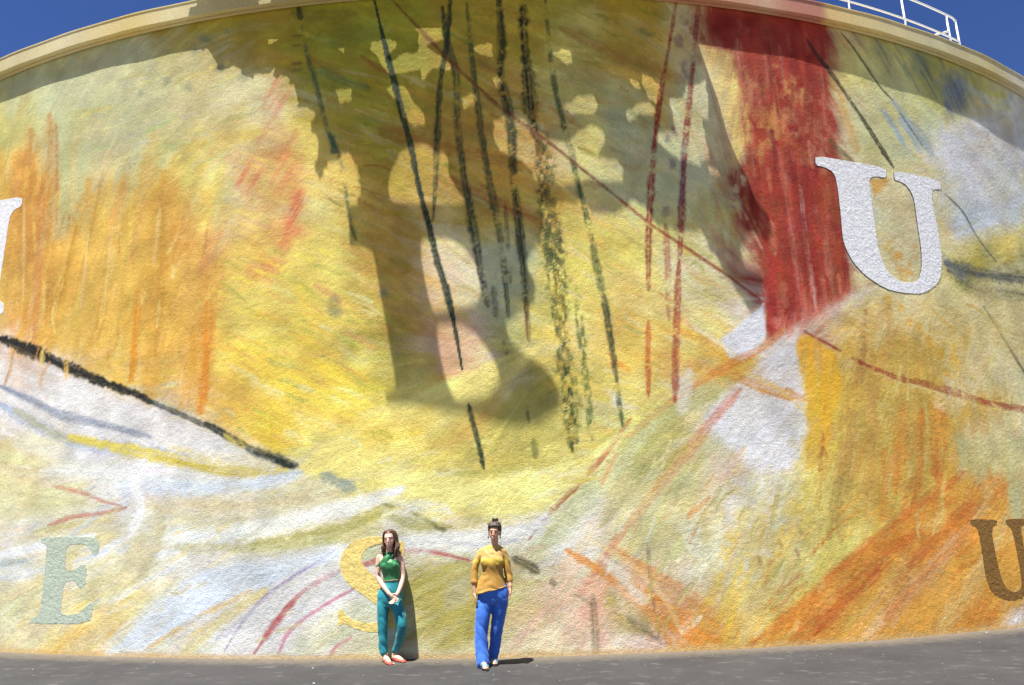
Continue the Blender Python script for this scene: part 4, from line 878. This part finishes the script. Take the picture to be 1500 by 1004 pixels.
def shoe(name, heel, toe, w, mat, parent, h=.05):
    a, b = Vector(heel), Vector(toe); d = (b-a); L = d.length; d.normalize(); sd = Vector((-d.y, d.x, 0)); bm = bmesh.new(); rings = []
    for t, ww, hh in ((-.03, .5, .8), (.03, .72, 1.0), (.2, .82, .95), (.4, .8, .55), (.6, .95, .48), (.78, 1.0, .62), (.92, .72, .5), (1.0, .35, .28)):
        c = a+d*L*t; n = 16; rings.append([bm.verts.new(c+sd*w*ww*math.cos(2*math.pi*k/n)+Vector((0, 0, max(0.0, h*hh*(.5+.55*math.sin(2*math.pi*k/n)))))) for k in range(n)])
    for p, q in zip(rings, rings[1:]):
        for k in range(16):
            f = (p[k], p[(k+1) % 16], q[(k+1) % 16], q[k])
            i = rings.index(p)
            if i in (1, 2, 3) and 2 <= k <= 5: continue          # open vamp
            bm.faces.new(f)
    bm.faces.new(rings[0][::-1]); bm.faces.new(rings[-1])
    o = bm_obj(name, bm, mat, parent, True); sm = o.modifiers.new('s', 'SOLIDIFY'); sm.thickness = .003; sb = o.modifiers.new('u', 'SUBSURF'); sb.levels = sb.render_levels = 1
    return o

# --- woman leaning on the wall: green halter top, teal trousers, red flats
GZ = float(ground_z(-1.65))
p1 = empty('person', (-1.66, -.22, GZ)); tag(p1, 'woman in green halter top and teal trousers leaning against the mural wall, hands clasped', 'person')
sk = skin_mat('fair_skin', (.62, .39, .29))
F = Flesh()
T1 = head(F, (-1.700, -.150, 1.452), -.10, -.08, .98)
F.limb([(-1.712, -.105, 1.24, .052), (-1.707, -.115, 1.32, .046), (-1.702, -.125, 1.38, .045)])
F.rings([(-1.705, -.10, 1.275, .06, .045), (-1.705, -.10, 1.25, .125, .06), (-1.70, -.11, 1.2, .142, .085), (-1.69, -.12, 1.12, .122, .092), (-1.668, -.12, 1.03, .10, .078), (-1.66, -.12, .95, .105, .08), (-1.685, -.12, .85, .125, .085), (-1.688, -.12, .77, .125, .085), (-1.688, -.12, .72, .10, .07)])
F.limb([(-1.835, -.105, 1.235, .040), (-1.845, -.115, 1.13, .036), (-1.838, -.135, 1.0, .031), (-1.755, -.215, .89, .029), (-1.665, -.27, .80, .023)])
F.limb([(-1.575, -.105, 1.24, .040), (-1.545, -.115, 1.13, .035), (-1.528, -.13, 1.0, .031), (-1.545, -.21, .88, .028), (-1.575, -.275, .80, .022)])
hand(F, (-1.655, -.275, .795), (.75, -.1, -.55), (.25, -.6, -.4), (.3, .1, .9), .5, .95)
hand(F, (-1.578, -.282, .79), (-.45, -.12, -.75), (-.4, -.6, .3), (-.5, 0, .5), .5, .95)
F.limb([(-1.76, -.12, .76, .065), (-1.768, -.14, .6, .060), (-1.768, -.15, .43, .042), (-1.757, -.15, .25, .036), (-1.735, -.16, .09, .031), (-1.728, -.165, .05, .033)])
F.limb([(-1.615, -.12, .76, .065), (-1.57, -.17, .6, .060), (-1.522, -.215, .42, .042), (-1.555, -.16, .27, .035), (-1.622, -.115, .10, .031), (-1.625, -.115, .05, .033)])
for (hx, hy), (tx, ty) in (((-1.74, -.14), (-1.628, -.36)), ((-1.64, -.09), (-1.49, -.22))):
    F.limb([(hx, hy, GZ+.035, .03), (hx*.6+tx*.4, hy*.6+ty*.4, GZ+.04, .034), (hx*.15+tx*.85, hy*.15+ty*.85, GZ+.022, .022)], 12)
F.ball((-1.672, -.205, 1.165), (.018, .02, .024))
F.build('body', sk, p1, .0065, 3)
hm1 = hair_mat('chestnut_hair', (.028, .012, .006), (.15, .062, .028)); head_details(T1, p1, hm1, (.42, .14, .12), .004)
bm = bmesh.new(); hair_cap(bm, T1, (.077, .097, .092), (-.02, .085))
for i in range(150):
    k = rng.choice((-1, 1)); a = rng.uniform(0, 1); z0 = .12-.012*a; ln = rng.uniform(.08, .20) if k > 0 else rng.uniform(.07, .17)
    fr = rng.uniform(-.018, .075); x0 = k*rng.uniform(.006, .03); j = lambda q: rng.normal(0, q)
    wv = rng.uniform(-1, 1)*.012
    P = [(x0-.006, -.045+a*.08, z0-.012), (k*.050+j(.004), fr*.8-.026, .096+j(.004)), (k*(.074+abs(j(.004))), fr-.004, .035+j(.006)), (k*(.078+abs(j(.006))), fr+.008, -.035), (k*(.085+wv+abs(j(.012))), fr-.012+j(.01), -.035-ln*.5), (k*(.078-wv+j(.018)), fr-.04*(k > 0)+j(.016), -.04-ln)]
    lock(bm, T1, P, [.006, .008, .009, .010, .009, .002])
for i in range(50):
    x = rng.uniform(-.07, .07); ln = rng.uniform(.08, .17)
    lock(bm, T1, [(x*.3, .02, .125), (x*.8, .085, .09), (x*1.05, .108, .0), (x*1.1, .1, -.08), (x*1.15+rng.normal(0, .01), .085, -.06-ln)], [.006, .01, .012, .012, .003])
bm_obj('hair', bm, hm1, p1, True)
F = Flesh()
F.rings([(-1.66, -.122, .945, .118, .092), (-1.662, -.122, .98, .112, .09), (-1.668, -.124, 1.03, .114, .093), (-1.685, -.128, 1.11, .132, .112), (-1.693, -.124, 1.17, .130, .112), (-1.70, -.115, 1.21, .112, .092), (-1.706, -.108, 1.25, .082, .075), (-1.71, -.108, 1.285, .057, .058), (-1.711, -.11, 1.30, .052, .053)])
for k in (-1, 1): F.ball((-1.69+k*.058, -.195, 1.135), (.052, .042, .05))
top1 = F.build('halter_top', cloth_mat('green_silk', (.018, .155, .045), .5), p1, .007, 4, .012, (16, 16, 9))
V = []; Fc = []; nu, nvv = 28, 7                             # ruffle tied at the neck, falling over the arm
for a in range(nu):
    u = a/(nu-1); top = Vector((-1.672, -.182, 1.285)).lerp(Vector((-1.862, -.175, 1.135)), u)+Vector((0, -.035*math.sin(math.pi*min(u*1.3, 1)), .012*math.sin(math.pi*u)))
    drop = .02+.085*math.sin(math.pi*min(u*1.15, 1))**.8*(1+.25*math.sin(u*19))
    for b in range(nvv):
        v = b/(nvv-1); V.append((top.x+.03*v*(1-u), top.y-.03*v*(1-v)-.014*v*math.sin(u*21+1), top.z-drop*v))
for a in range(nu-1):
    for b in range(nvv-1): k = a*nvv+b; Fc.append((k, k+1, k+nvv+1, k+nvv))
nb = mesh_obj('neck_ruffle', V, Fc, bpy.data.materials['green_silk'], top1, True); md = nb.modifiers.new('s', 'SOLIDIFY'); md.thickness = .004
F = Flesh()
F.rings([(-1.66, -.12, .965, .108, .088), (-1.66, -.12, .94, .112, .092), (-1.672, -.12, .87, .142, .105), (-1.688, -.12, .79, .160, .112), (-1.688, -.125, .71, .155, .108), (-1.685, -.13, .645, .135, .095)])
F.limb([(-1.762, -.125, .72, .082), (-1.772, -.14, .6, .080), (-1.770, -.15, .43, .066), (-1.762, -.15, .25, .056), (-1.750, -.155, .115, .049)], 18)
F.limb([(-1.612, -.125, .72, .082), (-1.570, -.17, .6, .078), (-1.522, -.215, .43, .065), (-1.55, -.165, .28, .054), (-1.612, -.118, .13, .043)], 18)
F.build('trousers', cloth_mat('teal_cotton', (.008, .205, .235), .6), p1, .007, 3, .016, (14, 14, 7))
bm = bmesh.new(); ro = []
for zz, rx in ((.953, .1180), (.953, .1205), (.962, .1205), (.962, .1160)):
    ro.append([bm.verts.new((-1.66+rx*math.cos(k*math.pi/16), -.121+(rx-.024)*math.sin(k*math.pi/16), zz+.01*math.sin(k*math.pi/16+2))) for k in range(32)])
for a, b in zip(ro, ro[1:]+ro[:1]):
    for k in range(32): bm.faces.new((a[k], a[(k+1) % 32], b[(k+1) % 32], b[k]))
bm_obj('belt', bm, plain('tan_leather', (.30, .20, .11), .5), p1, True)
red = plain('coral_suede', (.62, .07, .045), .6, .1)
shoe('shoe', (-1.742, -.135, GZ), (-1.615, -.385, GZ), .042, red, p1); shoe('shoe', (-1.645, -.085, GZ), (-1.470, -.235, GZ), .042, red, p1)

# --- woman standing free of the wall: mustard blouse, royal blue trousers, hair pinned up
G2 = float(ground_z(-.4))
p2 = empty('person', (-.42, -.45, G2)); tag(p2, 'woman in mustard patterned blouse and royal blue trousers with hair in a bun', 'person')
sk2 = skin_mat('tanned_skin', (.50, .275, .175))
F = Flesh()
T2 = head(F, (-.350, -.455, 1.512), -.12, .03, .96)
F.limb([(-.355, -.415, 1.32, .052), (-.352, -.425, 1.38, .046), (-.348, -.43, 1.45, .045)])
F.rings([(-.36, -.415, 1.365, .07, .045), (-.37, -.415, 1.335, .10, .05), (-.38, -.42, 1.27, .145, .085), (-.385, -.43, 1.18, .14, .1), (-.385, -.43, 1.06, .12, .09), (-.385, -.43, .96, .14, .1), (-.38, -.43, .85, .15, .095), (-.38, -.43, .78, .13, .09)])
F.limb([(-.510, -.42, 1.268, .034), (-.566, -.43, 1.19, .032), (-.599, -.435, 1.06, .030), (-.603, -.45, .95, .031), (-.597, -.47, .83, .024)])
F.limb([(-.250, -.415, 1.272, .034), (-.213, -.405, 1.18, .032), (-.197, -.40, 1.04, .030), (-.178, -.43, .95, .030), (-.172, -.46, .875, .023)])
hand(F, (-.597, -.472, .82), (.02, -.12, -1), (.9, .1, 0), (.1, -1, 0), .4, .97)
hand(F, (-.172, -.462, .865), (-.06, -.1, -1), (-.9, -.15, 0), (0, -1, .1), .3, .97)
F.limb([(-.465, -.43, .78, .068), (-.495, -.45, .6, .062), (-.525, -.47, .38, .053), (-.52, -.49, .2, .046), (-.51, -.53, .08, .031), (-.51, -.54, .05, .033)])
F.limb([(-.30, -.43, .78, .068), (-.325, -.41, .6, .060), (-.35, -.38, .38, .053), (-.375, -.335, .2, .045), (-.398, -.30, .08, .031), (-.398, -.30, .05, .033)])
for (hx, hy), (tx, ty) in (((-.515, -.515), (-.462, -.70)), ((-.400, -.28), (-.372, -.44))):
    F.limb([(hx, hy, G2+.045, .03), (hx*.55+tx*.45, hy*.55+ty*.45, G2+.045, .033), (hx*.12+tx*.88, hy*.12+ty*.88, G2+.03, .024)], 12)
    d = Vector((tx-hx, ty-hy, 0)).normalized(); e = Vector((-d.y, d.x, 0))
    for q in range(5):
        b = Vector((tx, ty, G2+.024))+e*(q-2)*.0135-d*abs(q-1.5)*.006; F.limb([(*(b-d*.02), .010), (*(b+d*.012), .008)], 8)
F.build('body', sk2, p2, .0065, 3)
hm2 = hair_mat('dark_brown_hair', (.012, .007, .004), (.06, .03, .016)); head_details(T2, p2, hm2, (.34, .12, .10), .008)
bm = bmesh.new(); hair_cap(bm, T2, (.075, .096, .091), (-.02, .092))
for i in range(150):                                       # combed up to the crown
    a = rng.uniform(-2.5, 2.5); r = 1.02+rng.uniform(0, .06); sx, cy_ = math.sin(a), math.cos(a)
    zl = -.03 if abs(a) > 1.6 else (.088 if abs(a) < .9 else .035)
    base = (sx*.073*r, .012-cy_*.088*r if abs(a) < 1.2 else .014-cy_*.095*r, zl+rng.normal(0, .006))
    lock(bm, T2, [base, (sx*.074*r, .016-cy_*.085*r, .08), (sx*.045, .02-cy_*.05, .125+rng.normal(0, .004)), (sx*.012, .02, .14)], [.004, .0075, .008, .006])
for i in range(120):                                       # bun
    a = rng.uniform(0, 6.28); b = rng.uniform(-.5, .5); r = rng.uniform(.018, .034); ctr = np.array((.004, .03, .142)); P = []
    for q in np.linspace(0, 2.3, 5): P.append(tuple(ctr+np.array((r*math.cos(a+q)*1.05, r*math.sin(a+q)*math.cos(b), r*.95*math.sin(b*2+q*.7)+.004*math.sin(q*5+i)))))
    lock(bm, T2, P, [.002, .006, .007, .006, .002])
for i in range(26):
    a = rng.uniform(-2.6, 2.6); r = rng.uniform(.078, .092); lock(bm, T2, [(math.sin(a)*.06, .014-math.cos(a)*.07, .07), (math.sin(a)*r, .014-math.cos(a)*r, .085+rng.normal(0, .015)), (math.sin(a)*r*.8+rng.normal(0, .01), .02-math.cos(a)*r*.7, .128+rng.normal(0, .018))], [.0022, .0018, .0008])
bm_obj('hair', bm, hm2, p2, True)
for k in (-1, 1): tube('earring', [T2@Vector((k*.074, .0, -.03)), T2@Vector((k*.077, -.004, -.045)), T2@Vector((k*.077, -.004, -.065)), T2@Vector((k*.077, -.004, -.075))], [.002, .004, .008, .003], plain('dark_metal', (.05, .04, .03), .35), p2, 8)
def blouse_mat():
    m, t, p = material('mustard_print', .68)
    g = node(t, 'ShaderNodeNewGeometry'); sx = node(t, 'ShaderNodeSeparateXYZ'); t.links.new(g.outputs['Position'], sx.inputs[0])
    n = noise(t, 26, 4, .6, g.outputs['Position']); ad = node(t, 'ShaderNodeMath', operation='MULTIPLY_ADD'); ad.inputs[1].default_value = .02; t.links.new(n.outputs[0], ad.inputs[0]); t.links.new(sx.outputs[2], ad.inputs[2])
    mr = node(t, 'ShaderNodeMapRange'); mr.inputs[1].default_value = .85; mr.inputs[2].default_value = 1.40; t.links.new(ad.outputs[0], mr.inputs[0])
    gold, tan, yel, rust = (.50, .31, .025), (.42, .255, .06), (.53, .36, .04), (.30, .14, .02)
    r = ramp(t, mr.outputs[0], [(0, yel), (.05, gold), (.30, gold), (.57, gold), (.62, yel), (.67, yel), (.70, tan), (.895, tan), (.925, yel), (1, yel)])
    br = node(t, 'ShaderNodeTexBrick'); br.inputs['Scale'].default_value = 34; br.inputs['Mortar Size'].default_value = .16; br.inputs['Color1'].default_value = (0, 0, 0, 1); br.inputs['Color2'].default_value = (.25, .25, .25, 1); br.inputs['Mortar'].default_value = (1, 1, 1, 1)
    cb = node(t, 'ShaderNodeCombineXYZ'); t.links.new(sx.outputs[0], cb.inputs[0]); t.links.new(sx.outputs[2], cb.inputs[1]); t.links.new(cb.outputs[0], br.inputs[0])
    lo = node(t, 'ShaderNodeMapRange'); lo.inputs[1].default_value = .52; lo.inputs[2].default_value = .62; lo.inputs[3].default_value = .75; lo.inputs[4].default_value = 0; t.links.new(mr.outputs[0], lo.inputs[0])
    mu = node(t, 'ShaderNodeMath', operation='MULTIPLY'); t.links.new(br.outputs['Color'], mu.inputs[0]); t.links.new(lo.outputs[0], mu.inputs[1])
    c = mixc(t, mu.outputs[0], r.outputs[0], rust); t.links.new(c, p.inputs['Base Color']); p.inputs['Sheen Weight'].default_value = .15
    bump(t, p, n.outputs[0], .15, .004); return m
bmat = blouse_mat()
F = Flesh()
F.rings([(-.405, -.435, .80, .200, .136), (-.402, -.435, .87, .190, .132), (-.39, -.435, .96, .156, .116), (-.385, -.435, 1.06, .126, .104), (-.384, -.435, 1.17, .138, .116), (-.382, -.425, 1.26, .150, .10), (-.378, -.418, 1.322, .142, .07), (-.368, -.418, 1.348, .105, .062), (-.362, -.42, 1.364, .078, .058)])
for k in (-1, 1): F.ball((-.385+k*.062, -.500, 1.17), (.075, .046, .075))
F.limb([(-.510, -.42, 1.280, .050), (-.566, -.43, 1.19, .043), (-.597, -.435, 1.07, .042), (-.602, -.445, .97, .047), (-.602, -.45, .945, .049)], 16)
F.limb([(-.250, -.415, 1.284, .048), (-.213, -.405, 1.18, .046), (-.198, -.40, 1.05, .046), (-.182, -.425, .965, .043), (-.18, -.43, .945, .042)], 16)
F.limb([(-.57, -.48, .815, .02), (-.52, -.525, .82, .028), (-.46, -.55, .84, .022), (-.39, -.56, .86, .012)], 10)
blouse = F.build('blouse', bmat, p2, .007, 4, .013, (13, 13, 9))
# trim the hem at a slant and open the cuffs
me = blouse.data; co = np.empty(len(me.vertices)*3, np.float32); me.vertices.foreach_get('co', co); co = co.reshape(-1, 3)
hemz = .800+(co[:, 0]+.61)*.26; inner = (co[:, 0] > -.66) & (co[:, 2] < hemz)
co[inner, 2] = hemz[inner]+(co[inner, 2]-hemz[inner])*.15; me.vertices.foreach_set('co', co.ravel()); me.update()
F = Flesh()
F.rings([(-.385, -.43, .97, .14, .1), (-.38, -.43, .88, .178, .12), (-.378, -.43, .80, .19, .122), (-.378, -.43, .74, .182, .115), (-.38, -.43, .69, .15, .1)])
F.limb([(-.47, -.43, .76, .098), (-.50, -.45, .6, .094), (-.525, -.468, .40, .080), (-.522, -.49, .22, .077), (-.508, -.535, .045, .074)], 18)
F.limb([(-.29, -.43, .76, .097), (-.31, -.41, .6, .090), (-.345, -.38, .40, .076), (-.372, -.335, .22, .068), (-.40, -.30, .075, .064)], 18)
F.build('trousers', cloth_mat('royal_blue_crepe', (.035, .135, .52), .75), p2, .007, 3, .018, (13, 13, 6))
for (hx, hy), (tx, ty) in (((-.52, -.50), (-.452, -.725)), ((-.402, -.265), (-.366, -.462))):
    a = Vector((hx, hy, G2)); d = Vector((tx-hx, ty-hy, 0)); L = d.length; d.normalize(); e = Vector((-d.y, d.x, 0)); bm = bmesh.new(); n = 14; lo = []; hi = []
    for k in range(n):
        q = 2*math.pi*k/n; c = a+d*L*(.5+.53*math.cos(q))+e*(.036+.006*math.cos(q))*math.sin(q); lo.append(bm.verts.new(c+Vector((0, 0, .001)))); hi.append(bm.verts.new(c+Vector((0, 0, .016+.012*(math.cos(q) < 0)))))
    bm.faces.new(lo[::-1]); bm.faces.new(hi)
    for k in range(n): bm.faces.new((lo[k], lo[(k+1) % n], hi[(k+1) % n], hi[k]))
    sd = bm_obj('sandal', bm, plain('dark_sole', (.05, .035, .03), .7), p2)
    for f, hh in ((.74, .058), (.42, .085)):
        c = a+d*L*f; tube('strap', [c+e*.037+Vector((0, 0, .012)), c+e*.028+Vector((0, 0, hh*.75)), c+Vector((0, 0, hh)), c-e*.028+Vector((0, 0, hh*.75)), c-e*.037+Vector((0, 0, .012))], .009, plain('pale_blue_strap', (.10, .38, .60), .5), sd, 8)

p2.location.y -= .09
